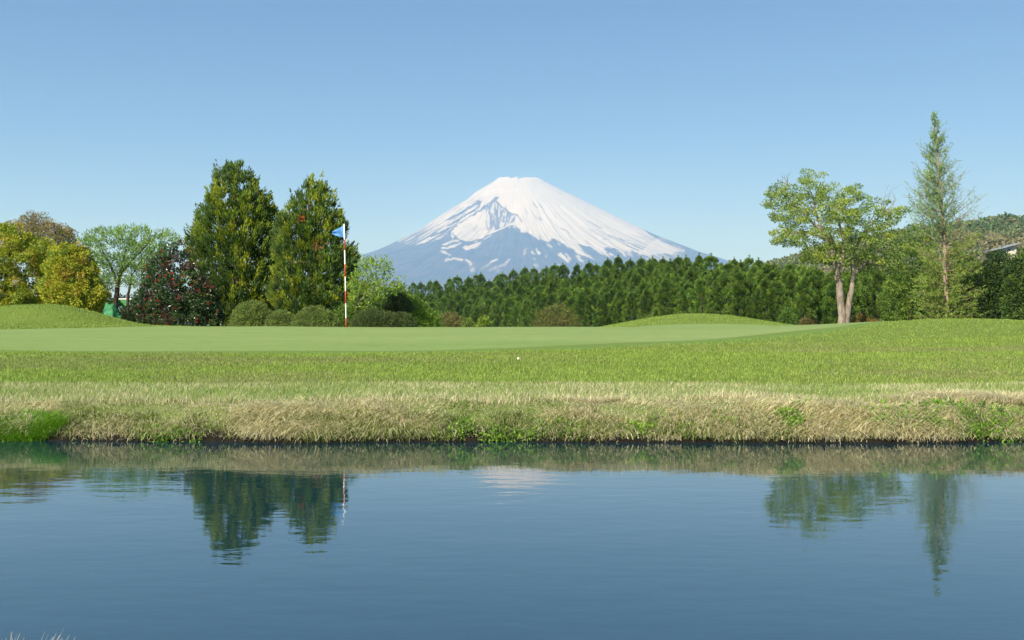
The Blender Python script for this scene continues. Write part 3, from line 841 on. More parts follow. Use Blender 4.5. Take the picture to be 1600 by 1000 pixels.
# camellia with red flowers
def camellia():
    rs = np.random.RandomState(321); D = 33.5
    poly = [(266, 384), (278, 377), (288, 380), (294, 392), (300, 408), (304, 425), (322, 432), (332, 446), (338, 470), (346, 490), (344, 511), (226, 511), (216, 490), (212, 468), (224, 452), (228, 430), (236, 412), (248, 398), (256, 390)]
    base = ground_at(285, D)
    C = outline_points(poly, D, 330, rs, depth=.8, min_sep=8, shell=.5)
    TB = Tubes(6)
    tp = curve(base - [0, 0, .1], at(280, 410, D), rs, 12, .02)
    TB.add(tp, np.linspace(.07, .015, 12))
    grow(TB, tp, np.linspace(.07, .015, 12), C[rs.permutation(len(C))[:110]], rs, tip=.005)
    LV = Leaves()
    clump_leaves(LV, C, .15, 75, .085, .042, [[.030, .062, .020], [.045, .085, .022], [.065, .105, .03], [.04, .075, .024], [.065, .045, .028]], rs, up=.1, rand=.9, crown_c=C.mean(0), crown_out=.4)
    e = plant('camellia_shrub', base, 'tall dark camellia shrub covered with red blossoms beside the evergreens', 'shrub',
              [('trunk', TB.mesh('camellia_trunk'), M_BARK_DARK), ('crown', LV.mesh('camellia_crown'), M_GLOSSY)])
    # flower: a rosette of petals
    FL = Leaves(); k = 14
    th = np.arange(k) * 2.4
    tilt = np.linspace(1.2, .25, k)
    d = np.stack([np.cos(th) * np.cos(tilt), np.sin(th) * np.cos(tilt), np.sin(tilt)], 1)
    FL.add(np.zeros((k, 3)), d, .060, .048, pal([[.52, .07, .05], [.60, .14, .09], [.42, .05, .035]], k, rs, .1), rs, .1)
    fm = FL.mesh('camellia_flower'); fm.materials.append(M_PETAL)
    front_pts = C[C[:, 1] < np.median(C[:, 1])]
    cen = C.mean(0)
    fw = fbm(front_pts[:, 0] * 2.2, front_pts[:, 2] * 2.2, 77, 2) + rs.uniform(0, .25, len(front_pts))
    pick = front_pts[np.argsort(-fw)[:90]]
    for c in pick:
        dn = unit(c - cen + np.array([0, -1.0, .2]) * .6)
        o = obj('flower', fm, M_PETAL, e)
        p = c + dn * .17 - base
        o.location = [float(v) for v in p]
        o.rotation_euler = Vector([float(v) for v in dn]).to_track_quat('Z', 'Y').to_euler()
        s_ = rs.uniform(.5, 1.15); o.scale = (s_, s_, s_)
camellia()

# broad tree on the right
def bare_twigs(LV, TB, rs):
    D = 48.0
    for root, tips in (((1382, 330), [(1376, 312), (1384, 300), (1392, 298), (1400, 310), (1369, 318), (1396, 322)]), ((1230, 290), [(1224, 276), (1232, 272), (1220, 282)])):
        r0 = at(*root, D)
        for t_ in tips:
            p = curve(r0, at(*t_, D + rs.uniform(-.3, .3)), rs, 6, .08)
            TB.add(p, np.linspace(.02, .006, 6), 4)
            for q_ in p[2:]:
                TB.add(curve(q_, q_ + rs.normal(size=3) * .12 + [0, 0, .16], rs, 4, .1), np.linspace(.008, .004, 4), 3)
crown_tree('broadleaf_tree', 'twin-trunked pale-barked broad tree with sparse yellow-green crown right of the green', 
           [(1196, 308), (1204, 294), (1220, 287), (1240, 290), (1244, 276), (1262, 268), (1290, 268), (1296, 284), (1304, 298), (1324, 294), (1346, 294), (1360, 306), (1376, 322), (1388, 332), (1410, 322), (1418, 330), (1404, 345), (1398, 362), (1408, 385), (1412, 410), (1400, 424), (1372, 434), (1350, 420), (1330, 412), (1300, 410), (1278, 412), (1250, 402), (1238, 388), (1210, 376), (1208, 360), (1222, 352), (1206, 338), (1200, 322)],
           48.0, [[(1317, 512), (1315, 480), (1311, 440), (1308, 425), (1303, 400), (1298, 370)], [(1321, 512), (1325, 480), (1331, 455), (1334, 430), (1332, 405), (1330, 370)],
                  [(1303, 400), (1290, 372), (1278, 340), (1268, 300)], [(1308, 425), (1318, 400), (1319, 380), (1310, 340), (1320, 310)], [(1334, 430), (1352, 412), (1376, 414), (1396, 412)], [(1332, 400), (1348, 366), (1366, 345), (1390, 330)], [(1299, 372), (1270, 348), (1238, 318)], [(1290, 372), (1262, 362), (1226, 364)]],
           [(.205, .095), (.155, .07), (.09, .03), (.11, .03), (.08, .025), (.08, .025), (.07, .02), (.06, .02)], 331,
           [[.20, .27, .045], [.16, .23, .045], [.24, .295, .045], [.13, .195, .05]], 380, 74, .25, (.115, .05), M_BARK_PALE, n_limb=230, depth=.75, shell=.2, min_sep=11, up=.15, squash=.6, extra=bare_twigs)

# tall sparse conifer on the right
def sparse_conifer():
    rs = np.random.RandomState(341); D = 58.0; s_ = D / F
    base = ground_at(1482, D)
    top = at(1460.5, 170, D)
    TB = Tubes(7); LV = Leaves()
    path = px_path([(1482, 512), (1480, 470), (1477, 430), (1476, 380), (1473, 330), (1469, 280), (1465, 220), (1460.5, 170)], D); path[0] = base - [0, 0, .1]
    ft = np.linspace(0, len(path) - 1, 40)
    tp = np.stack([np.interp(ft, np.arange(len(path)), path[:, k]) for k in range(3)], 1)
    tr = np.interp(np.linspace(0, 1, 40), [0, .3, .7, 1], [.135, .115, .06, .010])
    TB.add(tp, tr)
    ys = [170, 200, 240, 280, 310, 340, 370, 400, 440, 480, 505]
    hw = [2, 8, 18, 28, 40, 54, 56, 54, 50, 46, 42]
    def frond(p0, p1, dens, green, rlen):
        L_ = np.linalg.norm(p1 - p0)
        p = curve(p0, p1, rs, 6, .04, -.06)
        TB.add(p, np.linspace(.006 + .008 * L_, .003, 6), 4)
        m = int(dens * L_ / .05)
        if m < 2: return
        t_ = rs.uniform(.18, 1.0, m)
        P = np.stack([np.interp(t_, np.linspace(0, 1, 6), p[:, k]) for k in range(3)], 1)
        dr = unit(p1 - p0)
        LV.add(P + rs.normal(size=(m, 3)) * .03, dr * .5 + rs.normal(size=(m, 3)) * .6 + [0, 0, .15], rs.uniform(.6, 1.3, m) * rlen, rlen * .26, pal(green, m, rs, .2), rs)
        for k in range(2 + int(L_ * 2.2)):
            t0 = rs.uniform(.3, .95); q0 = np.array([np.interp(t0, np.linspace(0, 1, 6), p[:, j]) for j in range(3)])
            q1 = q0 + (dr * rs.uniform(.3, .7) + rs.normal(size=3) * .45 + [0, 0, .25]) * min(.5, L_ * .4)
            TB.add(curve(q0, q1, rs, 4, .06), np.linspace(.007, .003, 4), 3)
            mm = int(dens * 7)
            if mm:
                t_ = rs.uniform(.1, 1, (mm, 1))
                LV.add(q0 + (q1 - q0) * t_ + rs.normal(size=(mm, 3)) * .025, (q1 - q0) + rs.normal(size=(mm, 3)) * .35, rs.uniform(.6, 1.3, mm) * rlen, rlen * .26, pal(green, mm, rs, .2), rs)
    up_green = [[.17, .28, .10], [.15, .255, .10], [.20, .31, .095]]
    low_green = [[.16, .245, .03], [.13, .21, .035], [.19, .27, .035]]
    for k in range(420):
        yy = 176 + (506 - 176) * rs.uniform(0, 1) ** .9
        az_ = rs.uniform(0, 2 * math.pi)
        w = np.interp(yy, ys, hw) * rs.uniform(.55, 1.1)
        rise = np.interp(yy, [170, 300, 380, 440, 505], [.9, .75, .6, .25, -.05]) * w * rs.uniform(.7, 1.2)
        z0 = EYE + (HORIZON - yy) * s_
        cx = np.interp(z0, tp[:, 2], tp[:, 0])
        p0 = np.array([cx, D, z0])
        p1 = p0 + np.array([math.cos(az_) * w * s_, math.sin(az_) * w * s_, rise * s_])
        side_ = math.cos(az_)
        if yy < 385:
            dens = 1.35 if side_ < .15 else np.interp(yy, [170, 240, 300, 385], [1.2, .75, .4, .5])
            frond(p0, p1, dens, up_green, .13)
        else:
            frond(p0, p1, 1.5 if yy > 430 else 1.1, low_green, .15)
    plant('tall_sparse_conifer', base, 'tall thin open conifer on the right, taller than every other tree', 'tree',
          [('trunk', TB.mesh('sparse_trunk'), M_BARK_TAN), ('crown', LV.mesh('sparse_crown'), M_LEAF)])
sparse_conifer()

# light green trees around the foot of the sparse conifer
BRIGHT = [[.14, .215, .025], [.11, .18, .025], [.16, .235, .03], [.09, .15, .025]]
crown_tree('leafy_tree', 'light green spreading tree between the twin-trunked tree and the tall sparse conifer',
           [(1398, 380), (1412, 360), (1430, 350), (1448, 356), (1460, 372), (1462, 400), (1450, 430), (1440, 470), (1420, 505), (1380, 505), (1376, 470), (1392, 440)],
           66.0, [[(1424, 512), (1424, 470), (1426, 410)]], [(.12, .04)], 351, [[.10, .165, .022], [.075, .13, .022], [.13, .19, .025]], 190, 46, .32, (.17, .07), M_BARK_DARK, n_limb=110, min_sep=8, shell=.15)
crown_tree('leafy_tree', 'green drooping leafy tree right of the tall sparse conifer trunk',
           [(1490, 410), (1506, 398), (1524, 402), (1536, 425), (1540, 455), (1536, 505), (1490, 505), (1486, 450)],
           64.0, [[(1512, 512), (1513, 470), (1513, 425)]], [(.10, .03)], 352, [[.075, .125, .02], [.06, .105, .02], [.10, .15, .022]], 150, 50, .30, (.17, .06), M_BARK_DARK, n_limb=90, min_sep=8, shell=.15, up=-.2)
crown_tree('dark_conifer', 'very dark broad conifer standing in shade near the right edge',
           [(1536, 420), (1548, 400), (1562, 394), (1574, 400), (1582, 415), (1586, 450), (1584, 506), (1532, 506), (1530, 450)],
           60.0, [[(1558, 512), (1558, 470), (1560, 405)]], [(.15, .03)], 353, [[.028, .055, .018], [.035, .068, .02], [.05, .085, .02]], 200, 55, .26, (.18, .07), M_BARK_DARK, n_limb=80, min_sep=8, shell=.4, up=.5, mat=M_NEEDLE)  # shade on this conifer is put into its very dark leaf colours
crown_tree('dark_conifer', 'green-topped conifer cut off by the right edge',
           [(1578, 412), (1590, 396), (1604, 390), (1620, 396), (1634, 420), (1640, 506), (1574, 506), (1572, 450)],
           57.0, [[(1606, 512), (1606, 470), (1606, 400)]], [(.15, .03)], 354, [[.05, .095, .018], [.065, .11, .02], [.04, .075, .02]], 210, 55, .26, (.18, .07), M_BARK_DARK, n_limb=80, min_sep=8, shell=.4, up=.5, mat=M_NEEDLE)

# small light tree with leaning pale branches right of the flag
crown_tree('leaning_tree', 'small bright green tree with pale leaning branches just right of the flag',
           [(548, 440), (556, 420), (568, 404), (584, 402), (604, 406), (614, 418), (606, 430), (600, 444), (622, 436), (632, 440), (624, 452), (604, 462), (590, 480), (560, 490), (546, 480)],
           33.8, [[(552, 512), (556, 482), (572, 458), (588, 438)], [(556, 482), (562, 450), (572, 420)], [(572, 458), (600, 446), (624, 440)]], [(.06, .02), (.035, .012), (.03, .01)], 361, [[.17, .27, .03], [.13, .22, .03], [.20, .29, .04]], 115, 30, .17, (.10, .035), M_BARK_PALE, n_limb=110, shell=.1, min_sep=8, up=.3)

# ------------------------------------------------------------------ shrubs
def shrub(name, label, poly, D, seed, palette, n_clump, per, rad, leaf, group=None, mat=None, up=.3, depth=.9, shell=.6, min_sep=5, cat='shrub', n_limb=40):
    rs = np.random.RandomState(seed)
    pa = np.array(poly); cx = pa[:, 0].mean()
    base = ground_at(cx, D)
    C = outline_points(poly, D, n_clump, rs, depth=depth, min_sep=min_sep, shell=shell)
    TB = Tubes(5)
    top = C.mean(0)
    for k in range(4):
        b0 = base + [rs.normal() * .05, rs.normal() * .05, -.08]
        TB.add(curve(b0, top + rs.normal(size=3) * .1, rs, 6, .05), np.linspace(.03, .012, 6), 5)
    tp = curve(base, top, rs, 6, .05)
    grow(TB, tp, np.linspace(.03, .012, 6), C[rs.permutation(len(C))[:n_limb]], rs, tip=.004, sides=4)
    LV = Leaves()
    clump_leaves(LV, C, rad, per, leaf[0], leaf[1], palette, rs, up=up, rand=.7, crown_c=top - [0, 0, .2], crown_out=.7, squash=1)
    return plant(name, base, label, cat, [('stem', TB.mesh(name + '_stem'), M_BARK_DARK), ('foliage', LV.mesh(name + '_foliage'), mat or M_LEAF)], group)

CLIP = [[.12, .175, .038], [.16, .21, .045], [.09, .14, .032], [.14, .175, .05]]
G = 'clipped round shrubs behind the green'
shrub('clipped_shrub', 'largest round clipped shrub beneath the tall evergreen', [(360, 513), (362, 495), (372, 480), (388, 472), (404, 472), (418, 480), (426, 495), (430, 513)], 33.0, 401, CLIP, 300, 60, .075, (.045, .02), G)
shrub('clipped_shrub', 'low clipped shrub between two rounder clipped shrubs', [(412, 513), (418, 498), (430, 488), (446, 486), (458, 494), (464, 513)], 32.4, 402, CLIP, 200, 60, .07, (.045, .02), G)
shrub('clipped_shrub', 'domed clipped shrub immediately left of the flagstick', [(452, 513), (458, 500), (470, 488), (486, 480), (502, 481), (518, 490), (528, 502), (531, 513)], 32.0, 403, CLIP, 300, 60, .075, (.045, .02), G)
shrub('clipped_shrub', 'wide flat clipped hedge-like shrub immediately right of the flagstick', [(549, 513), (552, 498), (564, 488), (580, 484), (600, 487), (618, 491), (638, 490), (648, 500), (650, 513)], 32.5, 404, [[.06, .09, .025], [.075, .105, .028], [.05, .078, .024]], 330, 60, .075, (.045, .02), G)
shrub('cloud_pruned_pine', 'dark layered pruned pine behind the wide clipped shrub', [(600, 478), (606, 462), (618, 456), (632, 460), (640, 472), (646, 480), (640, 492), (620, 494), (602, 490)], 35.0, 405, [[.04, .062, .026], [.055, .078, .03]], 150, 55, .08, (.06, .016), mat=M_NEEDLE)
shrub('bright_bush', 'bright yellow-green bush behind the wide clipped shrub', [(616, 513), (620, 470), (634, 456), (650, 470), (668, 484), (684, 494), (690, 513)], 35.5, 406, [[.13, .21, .02], [.10, .175, .022], [.15, .23, .03]], 150, 46, .13, (.085, .035))
shrub('bright_bush', 'low bright green bush at the foot of the leaning tree', [(520, 513), (528, 485), (545, 474), (566, 470), (590, 474), (600, 490), (602, 513)], 34.2, 407, [[.10, .17, .022], [.08, .145, .022]], 170, 46, .12, (.085, .035))
shrub('brown_bush', 'olive-brown twiggy bush at the near end of the forest edge', [(682, 512), (688, 496), (700, 490), (714, 494), (724, 504), (728, 512)], 60.0, 408, [[.15, .15, .045], [.12, .13, .035], [.17, .14, .06]], 90, 40, .17, (.12, .04))
shrub('sapling', 'small bright yellow-green sapling in front of the forest', [(748, 512), (750, 500), (756, 492), (762, 500), (764, 512)], 45.0, 409, [[.19, .26, .03], [.15, .22, .03]], 26, 22, .10, (.10, .045), shell=.1)
shrub('sapling', 'low yellow-green sapling left of the bright one before the forest', [(722, 512), (727, 502), (734, 498), (740, 506), (741, 512)], 46.0, 410, [[.15, .21, .03], [.12, .18, .03]], 26, 22, .10, (.09, .04), shell=.1)
crown_tree('spreading_pine', 'brownish spreading young pine in front of the forest centre',
           [(826, 512), (836, 494), (850, 484), (862, 476), (872, 474), (884, 482), (896, 492), (908, 502), (904, 512)], 62.0,
           [[(866, 512), (866, 495), (868, 478)]], [(.05, .015)], 411, [[.11, .12, .03], [.14, .13, .04], [.085, .105, .025]], 120, 34, .24, (.17, .03), M_BARK_BROWN, n_limb=100, shell=.1, min_sep=5, up=.3, mat=M_NEEDLE)
shrub('young_conifer', 'small cone-shaped conifer at the foot of the plantation right of the middle mound', [(1218, 512), (1220, 498), (1226, 486), (1230, 483), (1236, 494), (1240, 512)], 70.0, 412, [[.065, .125, .022], [.08, .145, .025]], 110, 40, .18, (.16, .06), mat=M_NEEDLE, cat='tree')
shrub('rusty_shrub', 'rusty brown shrub at the foot of the twin-trunked tree', [(1326, 513), (1330, 500), (1338, 490), (1350, 490), (1362, 500), (1378, 506), (1384, 513)], 50.0, 413, [[.20, .15, .035], [.16, .135, .03], [.22, .14, .04]], 90, 36, .14, (.10, .035), shell=.2)
shrub('rusty_shrub', 'dim brown shrub left of the twin-trunked tree', [(1250, 512), (1254, 500), (1264, 496), (1276, 502), (1282, 512)], 54.0, 414, [[.13, .10, .04], [.11, .10, .03]], 70, 36, .15, (.10, .035), shell=.2)
shrub('dark_shrub', 'dark shaded shrub between the mound and the camellia', [(186, 505), (192, 486), (206, 476), (224, 474), (240, 484), (250, 513), (200, 513)], 34.5, 415, [[.03, .05, .018], [.04, .06, .02]], 160, 50, .11, (.07, .03), mat=M_GLOSSY)  # leaf colours darkened to carry the shade beside the camellia
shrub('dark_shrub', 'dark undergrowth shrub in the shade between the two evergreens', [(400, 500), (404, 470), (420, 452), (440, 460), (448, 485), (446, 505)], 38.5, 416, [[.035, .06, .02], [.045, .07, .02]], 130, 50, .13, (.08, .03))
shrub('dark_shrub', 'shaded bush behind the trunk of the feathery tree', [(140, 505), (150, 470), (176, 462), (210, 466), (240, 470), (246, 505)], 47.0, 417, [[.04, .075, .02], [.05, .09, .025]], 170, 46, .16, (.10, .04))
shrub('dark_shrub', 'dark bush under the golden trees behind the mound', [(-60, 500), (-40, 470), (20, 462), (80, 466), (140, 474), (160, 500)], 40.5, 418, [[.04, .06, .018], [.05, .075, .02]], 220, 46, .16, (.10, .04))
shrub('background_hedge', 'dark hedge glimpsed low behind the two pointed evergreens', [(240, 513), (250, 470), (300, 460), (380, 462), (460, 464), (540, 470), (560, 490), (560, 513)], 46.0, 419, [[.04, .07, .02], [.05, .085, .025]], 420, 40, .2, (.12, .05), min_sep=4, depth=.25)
for i, (x0, x1, yt, lab) in enumerate(((1000, 1032, 493, 'low green bush peeping over the left shoulder of the middle mound'), (1048, 1075, 490, 'low green bush peeping over the crest of the middle mound'))):
    shrub('low_bush', lab, [(x0, 512), (x0 + 4, yt + 4), ((x0 + x1) / 2, yt), (x1 - 4, yt + 5), (x1, 512)], 42.0, 430 + i, [[.10, .16, .025], [.08, .14, .022]], 50, 30, .12, (.09, .03), shell=.2)

# ------------------------------------------------------------------ net and low barrier by the feathery tree
def draped_net():
    rs = np.random.RandomState(501); D = 33.2
    k, mth = 26, 30
    c = at(171, 478, D); gb = gz(c[0], D)
    V = []
    for i in range(k):
        t = i / (k - 1)
        for j in range(mth):
            a = 2 * math.pi * j / mth
            rad = (0.10 + .20 * t ** .55) * (1 + .28 * math.sin(5 * a + 2.0 * t) * t + .14 * math.sin(11 * a + 1) * t) + rs.normal() * .006
            V.append((math.cos(a) * rad * 1.05 + .05 * math.sin(t * 3), math.sin(a) * rad * .8, (1 - t ** 1.4) * .40 + .03 * math.cos(2 * a + 1) * (1 - t) + .07 * math.sin(3 * a) * t + rs.normal() * .014))
    V = np.array(V)
    i = np.arange(k * mth).reshape(k, mth); j = np.roll(i, -1, 1)
    q_ = np.stack([i[:-1], i[1:], j[1:], j[:-1]], -1).reshape(-1, 4)
    top_i = len(V); V = np.vstack([V, [0, 0, .40]])
    capf = np.stack([i[0], j[0], np.full(mth, top_i)], -1)
    me_ = mesh_np('net_sheet', V, np.concatenate([q_.ravel(), capf.ravel()]), np.concatenate([np.full(len(q_), 4), np.full(mth, 3)]), smooth=True)
    e = empty('draped_net', (c[0], D, gb)); tag(e, 'crumpled bright green net sheet at the mound foot under the feathery tree', 'net')
    obj('sheet', me_, plain_mat('green_net', (0.045, 0.21, 0.085), .6, .25, .5, 14), e)
    TB = Tubes(6); TB.add([(0, 0, -.1), (0, 0, .42)], [.02, .02]); obj('stake', TB.mesh('net_stake'), M_BARK_BROWN, e)
    e.scale = (1, 1, (at(0, 469, D)[2] - gb) / .48)
draped_net()
bb = at(193, 472, 41.0); zb = gz(bb[0], 41.0)
low = empty('low_barrier', (bb[0], 41.0, zb)); tag(low, 'low green panel with a white top rail behind the feathery tree', 'barrier')
zt = bb[2] - zb
obj('panel', box_mesh('barrier_panel', -.32, .32, -.012, .012, zt - .16, zt + .10), plain_mat('green_panel', (0.06, 0.26, 0.09), .6, .3, .2, 4), low)
obj('rail', box_mesh('barrier_rail', -.34, .34, -.03, .03, zt + .10, zt + .15), plain_mat('white_rail', (0.75, 0.75, 0.72), .5, .3, .08, 6), low)
for x_ in (-.28, .28):
    p_ = obj('post', box_mesh('barrier_post', -.02, .02, -.02, .02, -.1, zt - .16), M_BARK_BROWN, low); p_.location = (x_, 0.0, 0)

# ------------------------------------------------------------------ flagstick, flag and ball
FD = 26.0
fb = ground_at(541, FD)
topz = at(537.5, 350, FD)[2] - fb[2]
fl = empty('flagstick', fb); tag(fl, 'red and white striped golf flagstick with a blue flag on the green', 'flagstick')
M_WHITE = plain_mat('white_paint', (0.82, 0.82, 0.80), .4, .4, .04, 30)
M_RED = plain_mat('red_paint', (0.36, 0.055, 0.022), .45, .4, .15, 30)
TB = Tubes(12)
lean = (537.5 - 541) / F * FD
def pole_pt(py): 
    z = at(0, py, FD)[2] - fb[2]
    return np.array([lean * z / topz, 0, z])
TB.add([np.array([0, 0, -.12]), pole_pt(440), pole_pt(350), pole_pt(349.6)], [.0155, .0155, .0155, .004])
obj('pole', TB.mesh('flag_pole'), M_WHITE, fl)
for y0, y1 in ((374, 391), (413, 432), (455, 474), (497, 514)):
    TB = Tubes(12); TB.add([pole_pt(y1), pole_pt(y1 - .2), pole_pt(y0 + .2), pole_pt(y0)], [.0165, .0195, .0195, .0165])
    obj('red_band', TB.mesh('flag_band'), M_RED, fl)
a0, a1, tip_ = pole_pt(350.8), pole_pt(371.5), np.array([(516 - 538) / F * FD, -.06, at(0, 364, FD)[2] - fb[2]])
N1, N2 = 18, 12
FV = []
for i in range(N1):
    t = i / (N1 - 1)
    for j in range(N2):
        s_ = j / (N2 - 1)
        edge = a0 * (1 - s_) + a1 * s_
        tp_ = tip_ + np.array([0, 0, .03 * (1 - 2 * s_)])
        p = edge * (1 - t) + tp_ * t
        p = p + np.array([0, math.sin(t * 7 + s_ * 2.5) * .045 * (0.2 + t) + math.sin(s_ * 9 + t * 3) * .02 * t, math.sin(t * 3.1) * -.012])
        FV.append(p)
i = np.arange(N1 * N2).reshape(N1, N2)
fq = np.stack([i[:-1, :-1], i[1:, :-1], i[1:, 1:], i[:-1, 1:]], -1).reshape(-1, 4)
flag_me = mesh_np('flag_cloth', FV, fq, 4, smooth=True)
fo = obj('flag', flag_me, plain_mat('blue_cloth', (0.12, 0.31, 0.68), .7, .2, .12, 12), fl)
sm = fo.modifiers.new('thickness', 'SOLIDIFY'); sm.thickness = .004
# ball
import bmesh
bm = bmesh.new(); bmesh.ops.create_icosphere(bm, subdivisions=4, radius=.0235)
kf = np.arange(180); ph = np.arccos(1 - 2 * (kf + .5) / 180); tf = math.pi * (1 + 5 ** .5) * kf
dimp = np.stack([np.cos(tf) * np.sin(ph), np.sin(tf) * np.sin(ph), np.cos(ph)], 1)
for v in bm.verts:
    d_ = np.array(v.co.normalized()); a_ = math.acos(min(1, float((dimp @ d_).max())))
    v.co *= 1 - .028 * max(0, 1 - (a_ / .11) ** 2)
for f_ in bm.faces: f_.smooth = True
bme = bpy.data.meshes.new('golf_ball'); bm.to_mesh(bme); bm.free()
bD = 16.3; bx = (810 - 800) / F * bD
ball = obj('golf_ball', bme, plain_mat('ball_cover', (0.80, 0.66, 0.50), .4, .4, .03, 60))
ball.location = (bx, bD, gz(bx, bD) + .03); tag(ball, 'small pale orange golf ball lying in the rough before the green', 'golf ball')

# ------------------------------------------------------------------ grass
def blades(P, az_, lean_, length, width, col_b, col_t, rs, droop=0.0, segs=2):
    """bent grass blades: segs quads narrowing to a tip"""
    n = len(P)
    dirh = np.stack([np.cos(az_), np.sin(az_), np.zeros(n)], 1)
    sdv = np.stack([-np.sin(az_ + rs.normal(size=n) * .8), np.cos(az_ + rs.normal(size=n) * .8), np.zeros(n)], 1)
    V = []; Cc = []
    pos = P.copy(); ang = lean_.copy()
    L_ = length / segs
    for k in range(segs + 1):
        w = width * (1 - k / segs) * .5 + width * .04
        V += [pos - sdv * w[:, None], pos + sdv * w[:, None]]
        c = col_b * (1 - k / segs) + col_t * (k / segs); Cc += [c, c]
        if k < segs:
            pos = pos + dirh * (np.sin(ang) * L_)[:, None] + np.array([0, 0, 1.]) * (np.cos(ang) * L_)[:, None]
            ang = ang + droop
    m = 2 * (segs + 1)
    V = np.stack(V, 1).reshape(-1, 3); Cc = np.stack(Cc, 1).reshape(-1, 3)
    b = (np.arange(n) * m)[:, None]
    f = np.concatenate([b + np.array([[2 * k, 2 * k + 1, 2 * k + 3, 2 * k + 2]]) for k in range(segs)], 1)
    return V, f.reshape(-1), Cc

class Grass:
    def __init__(self): self.V = []; self.F = []; self.C = []; self.n = 0
    def add(self, V, f, c): self.V.append(V); self.F.append(f + self.n); self.C.append(c); self.n += len(V)
    def make(self, name, label):
        o = obj(name, mesh_np(name, np.vstack(self.V), np.concatenate(self.F), 4, cols=np.vstack(self.C)), M_GRASS)
        tag(o, label, kind='stuff'); return o

def scatter(n, d0, d1, rs, margin=1.25):
    D = np.sqrt(rs.uniform(d0 ** 2, d1 ** 2, n))
    X = rs.uniform(-1, 1, n) * D * 800 / F * margin
    return X, D

STRAW = [[.58, .52, .32], [.50, .45, .27], [.66, .61, .42], [.40, .36, .20], [.54, .52, .28]]
PALE_G = [[.25, .335, .09], [.20, .29, .07], [.30, .365, .125]]
MID_G = [[.22, .32, .05], [.28, .38, .065], [.16, .26, .04], [.31, .39, .09]]

rs = np.random.RandomState(601)
GA = Grass()
# drooping straw along the lip
n = 95000
X, D = scatter(n, 9.25, 10.35, rs)
keep = terrain(X, D) > .025; X, D = X[keep], D[keep]; n = len(X)
tuft = fbm(X * 2.2, D * 2.2, 611, 3)
keep = rs.uniform(size=n) < np.clip((tuft - .34) * 5.0, np.where(D < 9.85, .16, .5), 1); X, D, tuft = X[keep], D[keep], tuft[keep]; n = len(X)
P = np.stack([X, D, terrain(X, D) - .01], 1)
flow = (fbm(X * 2.6, D * 2.0, 621, 2) - .5) * 5.0
az_ = -math.pi / 2 + flow + rs.normal(size=n) * .38
gfrac = np.clip((fbm(X * .8, D * 1.6, 631, 3) - .50) * 4, 0.10, .6)
isg = rs.uniform(size=n) < gfrac
c = np.where(isg[:, None], pal([[.20, .29, .05], [.16, .25, .045], [.25, .32, .08]], n, rs, .2), pal(STRAW, n, rs, .22))
hgt = np.clip(.03 + .26 * tuft, .06, .25) * rs.uniform(.6, 1.15, n) * np.interp(D, [9.4, 9.72, 9.9, 10.35], [1.1, 1.0, .6, .42])
GA.add(*blades(P, az_, rs.uniform(.15, .9, n), hgt, rs.uniform(.005, .010, n), c * .95, c * 1.05, rs, droop=.7, segs=3))
# blades rooted on the bank face, hanging to the water
n = 64000
X, D = scatter(n, 9.18, 9.95, rs)
zt_ = terrain(X, D)
keep = (zt_ > .012) & (zt_ < .22) & (rs.uniform(size=n) < np.clip((fbm(X * 3.1, D * 1.0, 617, 3) - .36) * 5, .06, 1)); X, D = X[keep], D[keep]; n = len(X)
P = np.stack([X, D, terrain(X, D) - .01], 1)
isg = rs.uniform(size=n) < np.clip((fbm(X * .9, D * .6, 637, 3) - .47) * 4, .05, .7)
c = np.where(isg[:, None], pal([[.13, .20, .035], [.10, .165, .03], [.17, .23, .05]], n, rs, .25), pal(STRAW, n, rs, .28))
GA.add(*blades(P, -math.pi / 2 + rs.normal(size=n) * .8, rs.uniform(.1, 1.1, n), rs.uniform(.06, .17, n), rs.uniform(.005, .009, n), c * .8, c * 1.05, rs, droop=.7, segs=3))
# longer pale grass on the slope above
n = 105000
X, D = scatter(n, 10.1, 12.7, rs)
edge = 12.25 + (fbm(X * .5, X * 0, 641, 3) - .5) * .5
keep = rs.uniform(size=n) < 1 - sstep(-.15, .15, D - edge); X, D = X[keep], D[keep]; n = len(X)
P = np.stack([X, D, terrain(X, D) - .005], 1)
sf = np.clip(np.interp(D, [10.1, 10.5, 11.0, 11.8, 12.05, 12.3], [.70, .34, .18, .22, .50, .55]) + (fbm(X * .9, D * .9, 651, 3) - .5) * 1.1, .05, .95)
c = np.where((rs.uniform(size=n) < sf)[:, None], pal(STRAW, n, rs, .18), pal(PALE_G, n, rs, .2))
az_ = rs.uniform(0, 2 * math.pi, n)
GA.add(*blades(P, az_, rs.uniform(.05, .7, n), rs.uniform(.035, .085, n) * np.interp(D, [10.1, 10.7, 12.3], [1.5, 1.0, .8]), rs.uniform(.004, .008, n), c * .9, c, rs, droop=.5, segs=2))
GA.make('bank_grass', 'straw-coloured long grass drooping over the far bank')
GB = Grass()
n = 230000
X, D = scatter(n, 12.1, 20.5, rs, 1.15)
fe = front_edge(X)
keep = (D < fe - .75 + (noise2(X * 3, D * 3, 5) - .5) * .3); X, D = X[keep], D[keep]; n = len(X)
P = np.stack([X, D, terrain(X, D) - .004], 1)
sf = np.clip(.14 + (fbm(X * .35, D * .8, 661, 4) - .5) * 1.8, .0, .65)
mot = .82 + .36 * fbm(X * 3.5, D * 3.5, 667, 3)
c = np.where((rs.uniform(size=n) < sf)[:, None], pal([[.24, .24, .09], [.30, .28, .14]], n, rs, .2), pal(MID_G, n, rs, .22)) * mot[:, None]
GB.add(*blades(P, rs.uniform(0, 6.28, n), rs.uniform(.1, .8, n), rs.uniform(.015, .045, n) * mot * 1.1, rs.uniform(.005, .012, n), c * .75, c, rs, droop=.5, segs=1))
n = 70000
X, D = scatter(n, 20.0, 27.0, rs, 1.1)
